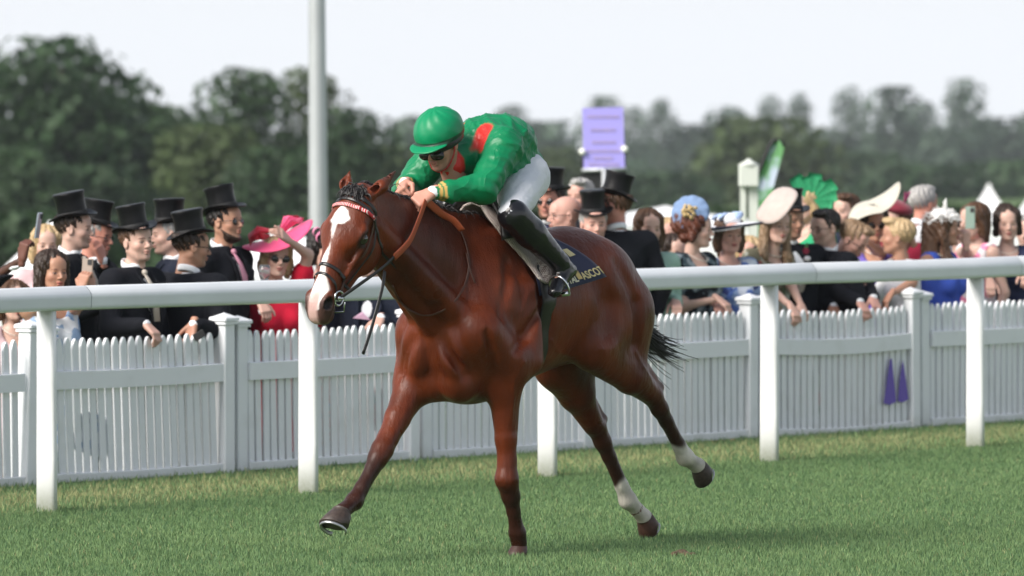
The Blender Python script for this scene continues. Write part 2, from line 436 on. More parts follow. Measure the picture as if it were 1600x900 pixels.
for i, px in enumerate([None, None, 75, 484, 858, 1205, 1527, None, None]):
    s = rail_s(px) if px else {0: rail_s(75) - 4.4, 1: rail_s(75) - 2.2, 7: rail_s(1527) + 2.2, 8: rail_s(1527) + 4.4}[i]
    mb = MB()
    # flat moulded upright: wide across the course, thin along it, slightly bowed
    n = 16; vs = []
    for z, w0 in ((-.05, .066), (.3, .0645), (.7, .062), (1.10, .060)):
        for j in range(n):
            a = 2 * math.pi * (j + .5) / n; ca, sa = math.cos(a), math.sin(a)
            u = w0 * np.sign(ca) * abs(ca) ** 0.45; v = .022 * np.sign(sa) * abs(sa) ** 0.6
            vs.append(LN * float(u) + LD * float(v) + Vector((0, 0, z)))
    fs = [(i2 * n + j, i2 * n + (j + 1) % n, (i2 + 1) * n + (j + 1) % n, (i2 + 1) * n + j) for i2 in range(3) for j in range(n)]
    fs += [tuple(reversed(range(n))), tuple(range(3 * n, 4 * n))]
    mb.add(vs, fs)
    o = mb.obj('post', post_pl, rr); o.location = LD * s - LN * 0.012

# ---------------------------------------------------------------- picket fence
def paint_fn(m, n, l, b, tco):
    t = n.new('ShaderNodeTexNoise'); t.inputs['Scale'].default_value = 5; t.inputs['Detail'].default_value = 8
    geo = n.new('ShaderNodeNewGeometry'); l.new(geo.outputs['Position'], t.inputs['Vector'])
    s = n.new('ShaderNodeSeparateXYZ'); l.new(geo.outputs['Position'], s.inputs[0])
    mr = n.new('ShaderNodeMapRange'); mr.inputs['From Min'].default_value = 0.12; mr.inputs['From Max'].default_value = -0.02; l.new(s.outputs['Z'], mr.inputs['Value'])
    a = n.new('ShaderNodeMath'); a.operation = 'MULTIPLY_ADD'; l.new(mr.outputs[0], a.inputs[0]); l.new(t.outputs['Fac'], a.inputs[1]); 
    m2 = n.new('ShaderNodeMapRange'); m2.inputs['From Min'].default_value = .55; m2.inputs['From Max'].default_value = .9; m2.inputs['To Max'].default_value = .35; l.new(t.outputs['Fac'], m2.inputs['Value'])
    l.new(m2.outputs[0], a.inputs[2])
    mx = n.new('ShaderNodeMixRGB'); l.new(a.outputs[0], mx.inputs['Fac']); mx.inputs['Color1'].default_value = (0.80, 0.82, 0.85, 1); mx.inputs['Color2'].default_value = (0.46, 0.47, 0.42, 1)
    l.new(mx.outputs[0], b.inputs['Base Color'])
paint = mat('fence_paint', (0.8, 0.82, 0.85), 0.5, fn=paint_fn)
fen = empty('picket_fence', FEN0); tag(fen, 'long white picket fence with pointed pickets and capped posts holding back the crowd', 'fence')
def picket_mesh(h):
    mb = MB(); w = .0258; t = .009
    pr = [(-w, 0.03), (-w, h - .05), (-w * .82, h - .028), (-w * .42, h - .008), (0, h), (w * .42, h - .008), (w * .82, h - .028), (w, h - .05), (w, 0.03)]
    n = len(pr); vs = []
    for v in (t, t * .55, -t): 
        k = 0.86 if v == t else 1.0
        vs += [LD * (x * k) + LN * v + Vector((0, 0, z)) for x, z in pr]
    fs = [tuple(range(n)), tuple(reversed(range(2 * n, 3 * n)))]
    for r in range(2):
        for i in range(n): fs.append((r * n + (i + 1) % n, r * n + i, (r + 1) * n + i, (r + 1) * n + (i + 1) % n))
    mb.add(vs, fs, False)
    o = mb.obj('picket', paint); me = o.data; bpy.data.objects.remove(o); return me
pk = [picket_mesh(h) for h in (.850, .854, .852, .857)]
pxs = [-290, 40, 350, 640, 912, 1170, 1425, 1668, 1905]
ps = [fence_s(p) for p in pxs]
for i in range(len(ps)):
    lean = {1: -0.035, 2: 0.0, 4: .01, 6: .015}.get(i, 0)
    for q in (0, 1):
        mb = MB(); M = MROT.copy()
        hh = .90 - .02 * q
        mb.box((0, 0, hh / 2), .092, .092, hh, M, .006)
        mb.box((0, 0, hh + .008), .118, .118, .022, M, .006)
        mb.box((0, 0, hh + .030), .135, .135, .024, M, .008)
        ap = Vector((0, 0, hh + .066)); cs = [MROT @ Vector((x * .05, y * .05, 0)) + Vector((0, 0, hh + .042)) for x, y in ((-1, -1), (1, -1), (1, 1), (-1, 1))]
        mb.add(cs + [ap], [(0, 1, 4), (1, 2, 4), (2, 3, 4), (3, 0, 4)], False)
        o = mb.obj('fence_post', paint, fen); o.location = LD * (ps[i] + q * .155) - LN * (q * .03)
        if lean:
            o.rotation_euler = Quaternion(LN, lean * 1.0).to_euler()
for i in range(len(ps) - 1):
    a = ps[i] + .155 + .055; b = ps[i + 1] - .055; L = b - a; n = int(round(L / .0705))
    dip = random.uniform(-.012, .008); tl = random.uniform(-.006, .012); lean0 = random.uniform(.0, .03) if i != 1 else .05
    if i == 5: dip = -.02
    warp = lambda t: dip * math.sin(math.pi * t)
    for j in range(n):
        t = (j + .5) / n; s = a + L * t
        o = link('picket', random.choice(pk), fen); o.location = LD * s + LN * (.0 + random.uniform(-.002, .002)) + Vector((0, 0, warp(t) + random.uniform(-.004, .004) + tl * t))
        o.rotation_euler = Quaternion(LN, lean0 + random.uniform(-.008, .008)).to_euler()
    for nm, z, hh, v, tt in (('upper_board', .615, .105, .024, .024), ('lower_board', .055, .05, .022, .024)):
        mb = MB(); vs = []; m_ = 8
        for k in range(m_ + 1):
            t = k / m_; p = LD * (a - .01 + (L + .02) * t) + LN * v + Vector((0, 0, z + warp(t) + tl * t))
            for dn, dz in ((tt / 2, -hh / 2), (tt / 2, hh / 2 - .004), (tt / 2 - .006, hh / 2), (-tt / 2, hh / 2), (-tt / 2, -hh / 2)): vs.append(p + LN * dn + Vector((0, 0, dz)))
        fs = [(k * 5 + q, (k + 1) * 5 + q, (k + 1) * 5 + (q + 1) % 5, k * 5 + (q + 1) % 5) for k in range(m_) for q in range(5)] + [(4, 3, 2, 1, 0), tuple(m_ * 5 + q for q in range(5))]
        mb.add(vs, fs, False); mb.obj(nm, paint, fen)

# ---------------------------------------------------------------- trees
def leaf_fn(m, n, l, b, tco):
    tr = n.new('ShaderNodeBsdfTranslucent'); a = n.new('ShaderNodeAttribute'); a.attribute_name = 'col'
    l.new(a.outputs['Color'], tr.inputs['Color']); mx = n.new('ShaderNodeMixShader'); mx.inputs[0].default_value = 0.25
    l.new(b.outputs[0], mx.inputs[1]); l.new(tr.outputs[0], mx.inputs[2]); l.new(mx.outputs[0], n['Material Output'].inputs['Surface'])
leafm = mat('leaves', rough=0.6, spec=0.3, attr='col', fn=leaf_fn)
bark = mat('bark', (0.09, 0.075, 0.06), 0.9, noise=0.4, nscale=3)
TR = np.random.default_rng(21)
def make_tree(name, base, w, h, tint, label, cat='tree', shape='round', nl=2600, group=None, hedge=False, low=0.12):
    base = Vector(base)
    root = empty(name, base); tag(root, label, cat, group)
    K = {'round': 26, 'tall': 30, 'hedge': 22}[shape]
    L = []
    for i in range(K):
        t = (i + .5) / K; z = low + (0.97 - low) * t
        if shape == 'tall': rad = 0.5 * min(1, 1.35 * math.sin(math.pi * min(1, .18 + .8 * t)) ** .6)
        elif shape == 'hedge': rad = .5
        else: rad = 0.5 * math.sqrt(max(.05, 1 - ((t - .38) / .66) ** 2))
        a = i * 2.399 + TR.random() * .8; rr_ = rad * (0.35 + 0.5 * TR.random())
        lr = (0.20 + 0.12 * TR.random()) * (0.75 if shape == 'tall' else 1)
        L.append((math.cos(a) * rr_ * w, math.sin(a) * rr_ * w, z * h - lr * w * .35, lr * w, TR.random()))
    P = []; Cc = []; Nn = []
    per = nl // K
    Y_FAR = base.y > 600
    for (lx, ly, lz, lr, bri) in L:
        d = TR.standard_normal((per, 3)); d /= np.linalg.norm(d, axis=1)[:, None]
        rad = lr * (0.62 + 0.48 * TR.random(per) ** .5)
        zz = 0.8 if shape != 'tall' else 1.5
        p = np.array([lx, ly, lz]) + d * rad[:, None] * [1, 1, zz]
        P.append(p); Nn.append(d + TR.standard_normal((per, 3)) * .55)
        tone = (0.62 + 0.75 * bri) * (0.8 + 0.4 * TR.random(per))
        Cc.append(np.array(tint) * tone[:, None])
    P = np.concatenate(P); Nn = np.concatenate(Nn); Cc = np.concatenate(Cc); Nn /= np.linalg.norm(Nn, axis=1)[:, None]
    P[:, 2] = np.minimum(P[:, 2], h * 1.0)
    n = len(P); sz = w * (0.026 + 0.026 * TR.random(n)) * (26 / K) * (1.35 if Y_FAR else 1)
    U = np.cross(Nn, TR.standard_normal((n, 3))); U /= np.linalg.norm(U, axis=1)[:, None]; W = np.cross(Nn, U)
    V = np.stack([P - U * sz[:, None], P + W * sz[:, None] * .7, P + U * sz[:, None], P - W * sz[:, None] * .6 + Nn * sz[:, None] * .3], 1).reshape(-1, 3)
    Q = np.arange(n * 4).reshape(-1, 4)
    link('crown', np_mesh('crown', V, Q, False, col=np.repeat(Cc, 4, 0), mats=[leafm]), root)
    if not hedge:
        mb = MB(); tw = w * .035 + h * .006
        mb.tube([(0, 0, -.3), (0, 0, h * .12), (w * .02, 0, h * .45), (0, w * .01, h * .85)], [tw * 1.3, tw, tw * .7, tw * .2], 8)
        for q in L[2:18:2]:
            z0 = max(h * .1, q[2] * .55); mb.tube([(0, 0, z0), (q[0] * .45, q[1] * .45, (z0 + q[2]) / 2 + .1), (q[0], q[1], q[2])], [tw * .45, tw * .3, tw * .1], 5)
        mb.obj('trunk', bark, root)
    return root
def gz(x, y): return float(ground_z(np.array(x), np.array(y)))
def tree_at(px, ytop, wpx, Y, tint, label, name='broadleaf_tree', shape='round', nl=2600, group=None, hedge=False, low=.12):
    p = at(px, ytop, Y); z0 = gz(p.x, p.y); h = p.z - z0
    return make_tree(name, (p.x, p.y, z0), wpx * Y / F, h, tint, label, 'tree' if not hedge else 'shrub', shape, nl, group, hedge, low)
dk = (0.028, 0.058, 0.022); ol = (0.058, 0.086, 0.030); md = (0.040, 0.075, 0.030); fr = (0.072, 0.112, 0.074)  # fr: distance haze painted into a paler, bluer leaf colour
left = [(-60, 92, 240, 262, dk, 'dark green oak cut by the left edge of the photo'), (95, 62, 270, 255, dk, 'tallest rounded dark oak at the far left'),
        (195, 150, 190, 262, md, 'dark shoulder-like oak sloping down right of the tallest left oak'), (262, 165, 150, 290, md, 'lower oak filling the dip left of the lamp post'),
        (385, 108, 170, 268, md, 'round-topped oak a little left of the tall grey lamp post'), (487, 106, 130, 272, ol, 'narrower olive oak standing directly behind the grey lamp post'),
        (548, 172, 150, 266, dk, 'dark oak just right of the lamp post above the horse ears'), (330, 200, 200, 250, ol, 'olive bushy tree below the gap between the two oak groups'),
        (20, 235, 190, 238, md, 'lower mid green tree in front of the far left oaks'), (150, 262, 190, 240, dk, 'low dark tree behind the first pair of top hats'),
        (440, 235, 190, 244, dk, 'low dark tree behind the tall man in the top hat'), (600, 232, 170, 300, ol, 'small olive tree left of the jockey helmet')]
for px, yt, wp, Y, tn, lb in left: tree_at(px, yt, wp, Y, tn, lb, 'oak_tree', 'round', 3600)
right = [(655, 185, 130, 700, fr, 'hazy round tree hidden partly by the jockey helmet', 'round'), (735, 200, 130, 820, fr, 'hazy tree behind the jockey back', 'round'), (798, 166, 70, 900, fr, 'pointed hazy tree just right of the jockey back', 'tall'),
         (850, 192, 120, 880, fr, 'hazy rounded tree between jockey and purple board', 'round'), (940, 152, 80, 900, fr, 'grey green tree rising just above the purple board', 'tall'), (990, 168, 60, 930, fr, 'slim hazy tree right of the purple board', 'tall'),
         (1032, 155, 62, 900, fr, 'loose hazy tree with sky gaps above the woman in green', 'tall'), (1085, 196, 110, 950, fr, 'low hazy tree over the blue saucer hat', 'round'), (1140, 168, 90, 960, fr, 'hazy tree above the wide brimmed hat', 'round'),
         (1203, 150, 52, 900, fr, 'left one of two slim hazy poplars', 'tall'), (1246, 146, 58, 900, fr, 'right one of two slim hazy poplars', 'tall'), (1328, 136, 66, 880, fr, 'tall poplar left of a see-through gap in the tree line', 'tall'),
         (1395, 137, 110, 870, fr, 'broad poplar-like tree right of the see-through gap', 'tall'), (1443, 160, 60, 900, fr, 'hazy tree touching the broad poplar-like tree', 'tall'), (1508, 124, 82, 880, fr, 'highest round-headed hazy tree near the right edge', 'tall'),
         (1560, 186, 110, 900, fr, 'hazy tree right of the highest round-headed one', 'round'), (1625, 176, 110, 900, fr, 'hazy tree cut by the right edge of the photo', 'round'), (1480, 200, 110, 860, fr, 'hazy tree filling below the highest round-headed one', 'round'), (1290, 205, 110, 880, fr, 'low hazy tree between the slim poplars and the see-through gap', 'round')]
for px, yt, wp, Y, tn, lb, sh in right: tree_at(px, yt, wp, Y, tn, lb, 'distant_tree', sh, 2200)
mid = [(1195, 188, 230, 470, ol, 'nearer olive green tree behind the green feather banner'), (878, 232, 110, 480, ol, 'olive tree left of the purple board stand'), (1040, 272, 170, 450, dk, 'low dark tree behind the woman in green'),
       (1330, 240, 190, 600, md, 'hazy mid distance tree behind the cream swooping hat'), (1455, 262, 200, 520, dk, 'hazy mid distance tree behind the white feather hat'), (1585, 255, 180, 540, md, 'hazy mid distance tree above the navy dress woman'),
       (760, 262, 170, 500, ol, 'olive tree behind the jockey thigh'), (960, 250, 150, 560, fr, 'hazy mid distance tree behind the purple board stand')]
for px, yt, wp, Y, tn, lb in mid: tree_at(px, yt, wp, Y, tn, lb, 'broadleaf_tree', 'round', 2600)
hz = [(-40, 340, 330, 150), (190, 350, 340, 154), (400, 350, 340, 150), (600, 340, 330, 160), (820, 335, 340, 170), (1010, 345, 330, 176), (1180, 335, 340, 172), (1370, 330, 340, 178), (1540, 335, 330, 176), (1700, 335, 300, 178)]
hl = ['behind the raised dark-skinned hand', 'behind the first top hats', 'behind the pink hat', 'behind the horse ears', 'behind the dark glasses top hat', 'behind the woman in green', 'behind the big cream hat', 'behind the cream swooping hat', 'behind the phone woman', 'at the right edge']
for (px, yt, wp, Y), t_ in zip(hz, hl): tree_at(px, yt, wp, Y, dk, 'dark dense hedge bushes far ' + t_, 'hedge', 'hedge', 3200, None, True, .0)
# one long distant wood that closes the gaps below the tree line
def far_wood():
    P = []; n = 15000
    px = TR.random(n) * 2400 - 400; Y = 960 + TR.random(n) * 90
    prof = 232 + 14 * np.sin(px / 61) + 9 * np.sin(px / 23 + 1) + 6 * np.sin(px / 11)
    py = prof + TR.random(n) * (400 - prof)
    X = (px - 800) / F * Y; Z = CAMH - (py - HOR) / F * Y
    c = np.column_stack([X, Y, Z]); Nn = TR.standard_normal((n, 3)) + [-.3, -1, .8]; Nn /= np.linalg.norm(Nn, axis=1)[:, None]
    U = np.cross(Nn, TR.standard_normal((n, 3))); U /= np.linalg.norm(U, axis=1)[:, None]; W = np.cross(Nn, U); sz = (0.7 + .9 * TR.random(n))[:, None]
    V = np.stack([c - U * sz, c + W * sz, c + U * sz, c - W * sz], 1).reshape(-1, 3)
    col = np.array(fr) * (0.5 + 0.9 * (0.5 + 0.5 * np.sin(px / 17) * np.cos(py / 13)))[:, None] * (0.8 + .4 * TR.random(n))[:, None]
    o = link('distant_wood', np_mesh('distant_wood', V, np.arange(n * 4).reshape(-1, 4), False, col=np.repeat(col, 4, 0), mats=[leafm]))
    tag(o, 'far blue-grey wood running along the whole horizon', 'wood', kind='stuff')
far_wood()

# ---------------------------------------------------------------- lamp post, tents, boards
galv = mat('galvanised_steel', (0.46, 0.48, 0.50), 0.45, 0.4, noise=0.08, nscale=2)
def lamp_pole():
    Y = 66; b = at(499, 400, Y); x = b.x; z0 = gz(x, Y)
    root = empty('lamp_post', (x, Y, z0)); tag(root, 'tall tapered grey steel lamp post rising out of the top of the photo', 'lamp post')
    mb = MB(); H = 13.0; dx = -0.0055
    mb.tube([(dx * z * 1.2, 0, z) for z in (0, 1, 3, 6, H)], [.098, .09, .082, .068, .045], 20)
    mb.obj('pole', galv, root)
    mb = MB(); mb.tube([(0, 0, 0), (0, 0, .03)], [.2, .2], 20); mb.tube([(0, 0, .03), (0, 0, .9)], [.115, .11], 20); mb.obj('base_sleeve', galv, root)
    mb = MB(); mb.tube([(dx * H * 1.2, 0, H - .05), (.25, 0, H + .15), (.9, 0, H + .2)], [.035, .03, .03], 8); mb.box((1.1, 0, H + .2), .55, .25, .12); mb.obj('lamp_head', galv, root)
lamp_pole()
canvas = mat('white_canvas', (0.82, 0.83, 0.84), 0.7, noise=.04, nscale=2)
def tent(px, ypk, wpx, eave, Y, label, kind='hip'):
    p = at(px, ypk, Y); e = at(px, eave, Y); z0 = gz(p.x, p.y); W = wpx * Y / F
    root = empty('marquee', (p.x, p.y, z0)); tag(root, label, 'tent')
    hp, he = p.z - z0, e.z - z0
    mb = MB(); n = 14
    vs = []; rg = 12
    # swept peak roof on a square base
    for i in range(rg + 1):
        t = i / rg; r = W / 2 * (1 - t); z = he + (hp - he) * (t ** (1.9 if kind == 'peak' else 1.15))
        for c in ((-1, -1), (0, -1), (1, -1), (1, 0), (1, 1), (0, 1), (-1, 1), (-1, 0)):
            vs.append(Vector((c[0] * max(r, .02), c[1] * max(r, .02), z)))
    fs = [(i * 8 + j, i * 8 + (j + 1) % 8, i * 8 + 8 + (j + 1) % 8, i * 8 + 8 + j) for i in range(rg) for j in range(8)] + [tuple(range(rg * 8, rg * 8 + 8))]
    mb.add(vs, fs, False); mb.obj('roof', canvas, root)
    mb = MB(); mb.box((0, -W / 2 * .97, he / 2), W * .96, .03, he); mb.box((0, W / 2 * .97, he / 2), W * .96, .03, he)
    mb.box((-W / 2 * .97, 0, he / 2), .03, W * .9, he); mb.box((W / 2 * .97, 0, he / 2), .03, W * .9, he); mb.obj('wall', canvas, root)
    for a in (-1, 1):
        for b in (-1, 1): mb = MB(); mb.tube([(a * W * .49, b * W * .49, 0), (a * W * .49, b * W * .49, he)], .03, 6); mb.obj('leg', galv, root)
tent(445, 352, 300, 432, 75, 'white marquee roof behind the woman in the pink hat')
tent(80, 345, 270, 470, 72, 'white marquee with a swept roof behind the raised phone at far left')
tent(1040, 322, 330, 350, 95, 'low white marquee behind the woman in the pale green dress')
tent(1545, 287, 110, 345, 130, 'white pointed tent peak left of the navy dress woman', 'peak')
tent(1608, 306, 90, 350, 135, 'smaller white pointed tent at the right edge', 'peak')

def board():
    Y = 62; p = at(943, 215, Y); z0 = gz(p.x, Y); s = Y / F
    root = empty('information_board', (p.x, Y, z0)); tag(root, 'tall lilac information board on a black stand with a grey post', 'board')
    lil = mat('lilac_print', (0.36, 0.32, 0.78), 0.6); gold = mat('gold_print', (0.43, 0.35, 0.62), 0.6); blk = mat('matt_black', (0.012, 0.012, 0.013), 0.6); wht = mat('white_knob', (0.85, 0.85, 0.8), 0.4)
    zt = at(0, 168, Y).z - z0; zb = at(0, 268, Y).z - z0; zc = (zt + zb) / 2
    M = Matrix.Rotation(R(-1.5), 3, 'Y')
    mb = MB(); mb.box((0, 0, zc), 64 * s, .03, zt - zb, M, 0); mb.obj('panel', lil, root)
    mb = MB()
    for i, (y, ww, tx) in enumerate(((182, 50, 1), (203, 40, 1), (222, 36, 1), (236, 50, 1), (247, 30, 1), (257, 46, 1))):
        z = at(0, y, Y).z - z0
        x = -ww / 2
        while x < ww / 2:
            l_ = random.uniform(1.2, 2.6); mb.box((x * s, -.018, z), l_ * s, .004, 5.5 * s, M); x += l_ + 1.1
    o = mb.obj('lettering', gold, root)
    mb = MB(); zk = at(0, 235, Y).z - z0
    mb.box((0, .04, (zt + zb) / 2 - .35), 70 * s, .03, .5); mb.box((1 * s, .05, zb / 2), 68 * s, .08, zb); mb.obj('stand', blk, root)
    mb = MB(); mb.tube([(1 * s, -.03, 0), (1 * s, -.03, zb + 6 * s)], 4 * s, 10); mb.obj('post', galv, root)
    for sx_, yy in ((-33, 237), (33, 233)):
        mb = MB(); mb.ball((sx_ * s, -.03, at(0, yy, Y).z - z0), 5.5 * s); mb.obj('knob', wht, root)
    mb = MB(); mb.tube([(-34 * s, -.02, at(0, 266, Y).z - z0), (36 * s, -.02, at(0, 264, Y).z - z0)], 3 * s, 8); mb.obj('crossbar', galv, root)
board()
def bird_box():
    Y = 58; s = Y / F; p = at(1170, 270, Y); z0 = gz(p.x, Y); root = empty('pillar_lamp', (p.x, Y, z0)); tag(root, 'pale grey boxed lamp with a pointed cap on a pillar left of the green banner', 'lamp')
    pale = mat('pale_grey_paint', (0.60, 0.63, 0.58), 0.6); zb = at(0, 290, Y).z - z0; zt = at(0, 258, Y).z - z0
    mb = MB(); mb.box((0, 0, (zb + zt) / 2), 31 * s, 31 * s, zt - zb, None, .01); mb.obj('lamp_box', pale, root)
    mb = MB(); mb.lathe([(.100, zt), (.06, zt + .02), (.03, zt + .035), (.02, zt + .05), (.0, zt + .055)], 16); mb.obj('cap', pale, root)
    mb = MB(); mb.box((-9 * s, 0, zb / 2), 9 * s, 9 * s, zb); mb.box((7 * s, .02, zb / 2), 14 * s, 10 * s, zb); mb.obj('pillar', [pale], root)
bird_box()
def feather():
    Y = 60; s = Y / F; p = at(1195, 320, Y); z0 = gz(p.x, Y); root = empty('feather_banner', (p.x, Y, z0)); tag(root, 'curved green feather banner with a dark pole and pale print', 'banner')
    cen = [(1190, 420, 12), (1190, 330, 14), (1192, 300, 15), (1199, 275, 14), (1206, 255, 13), (1211, 240, 12), (1214, 230, 11), (1215, 222, 7), (1215, 219, 2)]
    def fn(m, n, l, b, tco):
        t = n.new('ShaderNodeTexNoise'); t.inputs['Scale'].default_value = 5; l.new(tco.outputs['Object'], t.inputs['Vector'])
        r = n.new('ShaderNodeValToRGB'); r.color_ramp.elements[0].position = .5; r.color_ramp.elements[0].color = (.09, .26, .09, 1); r.color_ramp.elements[1].position = .66; r.color_ramp.elements[1].color = (.38, .45, .55, 1)
        l.new(t.outputs['Fac'], r.inputs['Fac']); l.new(r.outputs[0], b.inputs['Base Color'])
    V = []; 
    for d in (-.004, .004):
        for x, y, w_ in cen:
            q = at(x, y, Y) - Vector((p.x, Y, z0)); 
            V += [q + Vector((-w_ * s, d, 0)), q + Vector((-w_ * s * .3, d + .03, 0)), q + Vector((w_ * s * .3, d - .02, 0)), q + Vector((w_ * s, d, 0))]
    n = len(cen); fs = []
    for k in range(2):
        for i in range(n - 1):
            for j in range(3):
                a = k * n * 4 + i * 4 + j; f = (a, a + 1, a + 5, a + 4); fs.append(f if k else f[::-1])
    for i in range(n - 1):
        a = i * 4; fs.append((a, a + 4, a + 4 + n * 4, a + n * 4)); a += 3; fs.append((a + 4, a, a + n * 4, a + 4 + n * 4))
    mb = MB(); mb.add(V, fs); mb.obj('flag', mat('green_flag', fn=fn, rough=.7), root)
    mb = MB(); mb.tube([at(x - w_ - 1, y - 1, Y) - Vector((p.x, Y, z0)) for x, y, w_ in cen] + [at(1220, 221, Y) - Vector((p.x, Y, z0)), at(1225, 228, Y) - Vector((p.x, Y, z0))], .016, 6); mb.obj('pole', mat('matt_black'), root)
feather()

def divot():
    p = Vector((0, 0, 0)); Yd = F * CAMH / (873 - HOR); x = (1066 - 800) / F * Yd; o = empty('turf_divot', (x, Yd, 0)); tag(o, 'small brown clod of turf kicked up on the grass at lower right', 'clod')
    v = Vol((-.09, -.08, -.03), (.09, .08, .07), .005); rg_ = np.random.default_rng(4)
    for i in range(16): v.ell((rg_.normal() * .025, rg_.normal() * .02, .012 + .012 * rg_.random()), (.012 + .014 * rg_.random(), .012 + .01 * rg_.random(), .010 + .01 * rg_.random()), .008)
    V, Q = v.mesh(0); link('soil', np_mesh('soil', V, Q, False, None, [mat('dark_soil', (.09, .06, .035), .95, noise=.4, nscale=60)]), o)
divot()
# ================================================================ figures: head and hand templates
def head_template(male=True):
    v = Vol((-.14, -.11, -.21), (.135, .11, .135), .004); v.KM = .02
    w = 1.0 if male else 0.93
    v.ell((-.014, 0, .032), (.100, .079 * w, .087), 0)
    v.ell((.030, 0, -.030), (.062, .060 * w, .082), .03)
    for s in (-1, 1):
        v.cone((-.012, s * .050 * w, -.050), (.048, s * .022, -.098), .020, .018, .03)
        v.ell((.052, s * .041 * w, -.030), (.026, .020, .020), .02)
    v.ell((.068, 0, -.101), (.020, .022, .017) if male else (.017, .017, .015), .02)
    v.cone((.078, -.030, .010), (.078, .030, .010), .0135 if male else .0115, None, .015)
    v.ell((.070, 0, .045), (.020, .045, .030), .03)
    for s in (-1, 1): v.ell((.099, s * .031, -.009), (.017, .0165, .011), .008, sub=True)
    for s in (-1, 1):
        v.ell((.0745, s * .031, -.009), .0135, 0)
        v.cone((.083, s * .019, .0), (.080, s * .043, -.002), .0045, .0035, .004)
    v.cone((.090, 0, -.002), (.110, 0, -.034), .0075, .0105 if male else .0085, .010)
    for s in (-1, 1): v.ell((.099, s * .011, -.039), (.009, .0075, .006), .006)
    v.ell((.0925, 0, -.062), (.010, .021, .0065), .006); v.ell((.0900, 0, -.0745), (.010, .018, .0065), .006)
    v.ell((.104, 0, -.0685), (.012, .020, .0018), .002, sub=True)
    for s in (-1, 1):
        v.ell((-.008, s * .079 * w, -.010), (.020, .0075, .031), .006); v.ell((-.004, s * .086 * w, -.006), (.010, .004, .018), .004, sub=True)
    v.cone((-.022, 0, -.07), (-.040, 0, -.215), .053 if male else .044, .058 if male else .047, .03)
    V, Q = v.mesh(1)
    C = np.zeros((len(V), 4)); x, y, z = V.T; ay = np.abs(y)
    def paint(m, c, a=1.0): C[m] = [*c, a]
    fr_ = x > .05
    if male:                                   # stubble shadow is a mask, colour of beard hair
        m = fr_ * 1.0 * sstep(-.045, -.062, z) * sstep(.045, .06, x); C[:, :3] = [.06, .045, .035]; C[:, 3] = m * .28
    paint((x > .062) & (ay > .011) & (ay < .048) & (np.abs(z - (.0145 - .12 * np.abs(ay - .03))) < (.0035 if male else .0024)), (.035, .024, .018), .85)
    paint((x > .086) & (ay < .021) & (z > -.0790) & (z < -.0580), (.34, .09, .08), .8 if not male else .45)
    paint((x > .094) & (ay < .016) & (np.abs(z + .0685) < .0022), (.06, .02, .02), .9)
    e = ((ay - .031) / .0125) ** 2 + ((z + .009) / .0065) ** 2
    paint((x > .07) & (e < 1.0), (.34, .30, .28), .8)
    paint((x > .07) & (e < 1.0) & (((ay - .031) / .0055) ** 2 + ((z + .009) / .0065) ** 2 < 1), (.03, .02, .015), 1)
    paint((x > .07) & (np.abs(np.sqrt(e) - 1.06) < .16) & (z > -.009), (.03, .02, .018), .8)
    ck = np.exp(-(((ay - .045) / .018) ** 2 + ((z + .038) / .018) ** 2)) * (x > .02)
    bl = (C[:, 3] == 0) | (C[:, 3] < .05); C[bl, :3] = [.60, .18, .14]; C[bl, 3] = ck[bl] * .20
    return V, Q, C
HEAD = {True: head_template(True), False: head_template(False)}

def hand_template(kind):
    """+x to the fingers, +z back of the hand, +y thumb side"""
    v = Vol((-.05, -.075, -.12), (.20, .10, .06), .0035); v.KM = .012
    v.cone((-.03, 0, 0), (.01, 0, 0), .026, .024, 0, (0, 0, 1), .75)
    for i, y in enumerate((.028, .010, -.008, -.026)): v.cone((.005, y * .6, 0), (.085, y, 0), .0155, .0125, .012)
    ang = {'drape': (-35, -45, -30), 'hold': (-55, -65, -45), 'relax': (-14, -22, -16), 'fist': (-75, -85, -60)}[kind]
    for i, (y, L, r) in enumerate(((.029, .082, .0092), (.010, .090, .0095), (-.009, .084, .0090), (-.027, .066, .0080))):
        p = np.array([.086, y, -.001]); a = 0; seg = (.47, .30, .23)
        for j in range(3):
            a += ang[j] + (i - 1.5) * 4; q = p + np.array([math.cos(R(a)), (y * .16 if j == 0 else 0), math.sin(R(a))]) * L * seg[j]
            v.cone(p, q, r * (1 - .08 * j), r * (.92 - .1 * j), .004 if j == 0 else .002); p = q
    t = np.array([.012, .022, -.006]); t1 = t + [.038, .030, -.012 if kind != 'relax' else -.006]
    t2 = t1 + ([.030, .012, -.012] if kind in ('drape', 'relax') else [.028, -.006, -.020]); t3 = t2 + ([.022, .002, -.008] if kind in ('drape', 'relax') else [.012, -.018, -.012])
    v.cone(t, t1, .0155, .0125, .01); v.cone(t1, t2, .0112, .0098, .003); v.cone(t2, t3, .0095, .0075, .002)
    V, Q = v.mesh(1); return V, Q
HANDS = {k: hand_template(k) for k in ('drape', 'hold', 'relax', 'fist')}
def place_hand(kind, wrist, dirv, back, left, sc=1.0):
    """thumb side: towards the body's middle for a hand with its back up"""
    V, Q = HANDS[kind]; V = V.copy() * sc
    x = np.array(dirv, float); x /= np.linalg.norm(x); z = np.array(back, float); z = z - x * (z @ x); z /= np.linalg.norm(z); y = np.cross(z, x)
    if left: V[:, 1] *= -1; Q = Q[:, ::-1]
    return V @ np.array([x, y, z]) + np.array(wrist), Q, np.ones((len(V), 4)) * [.55, .2, .15, .12]

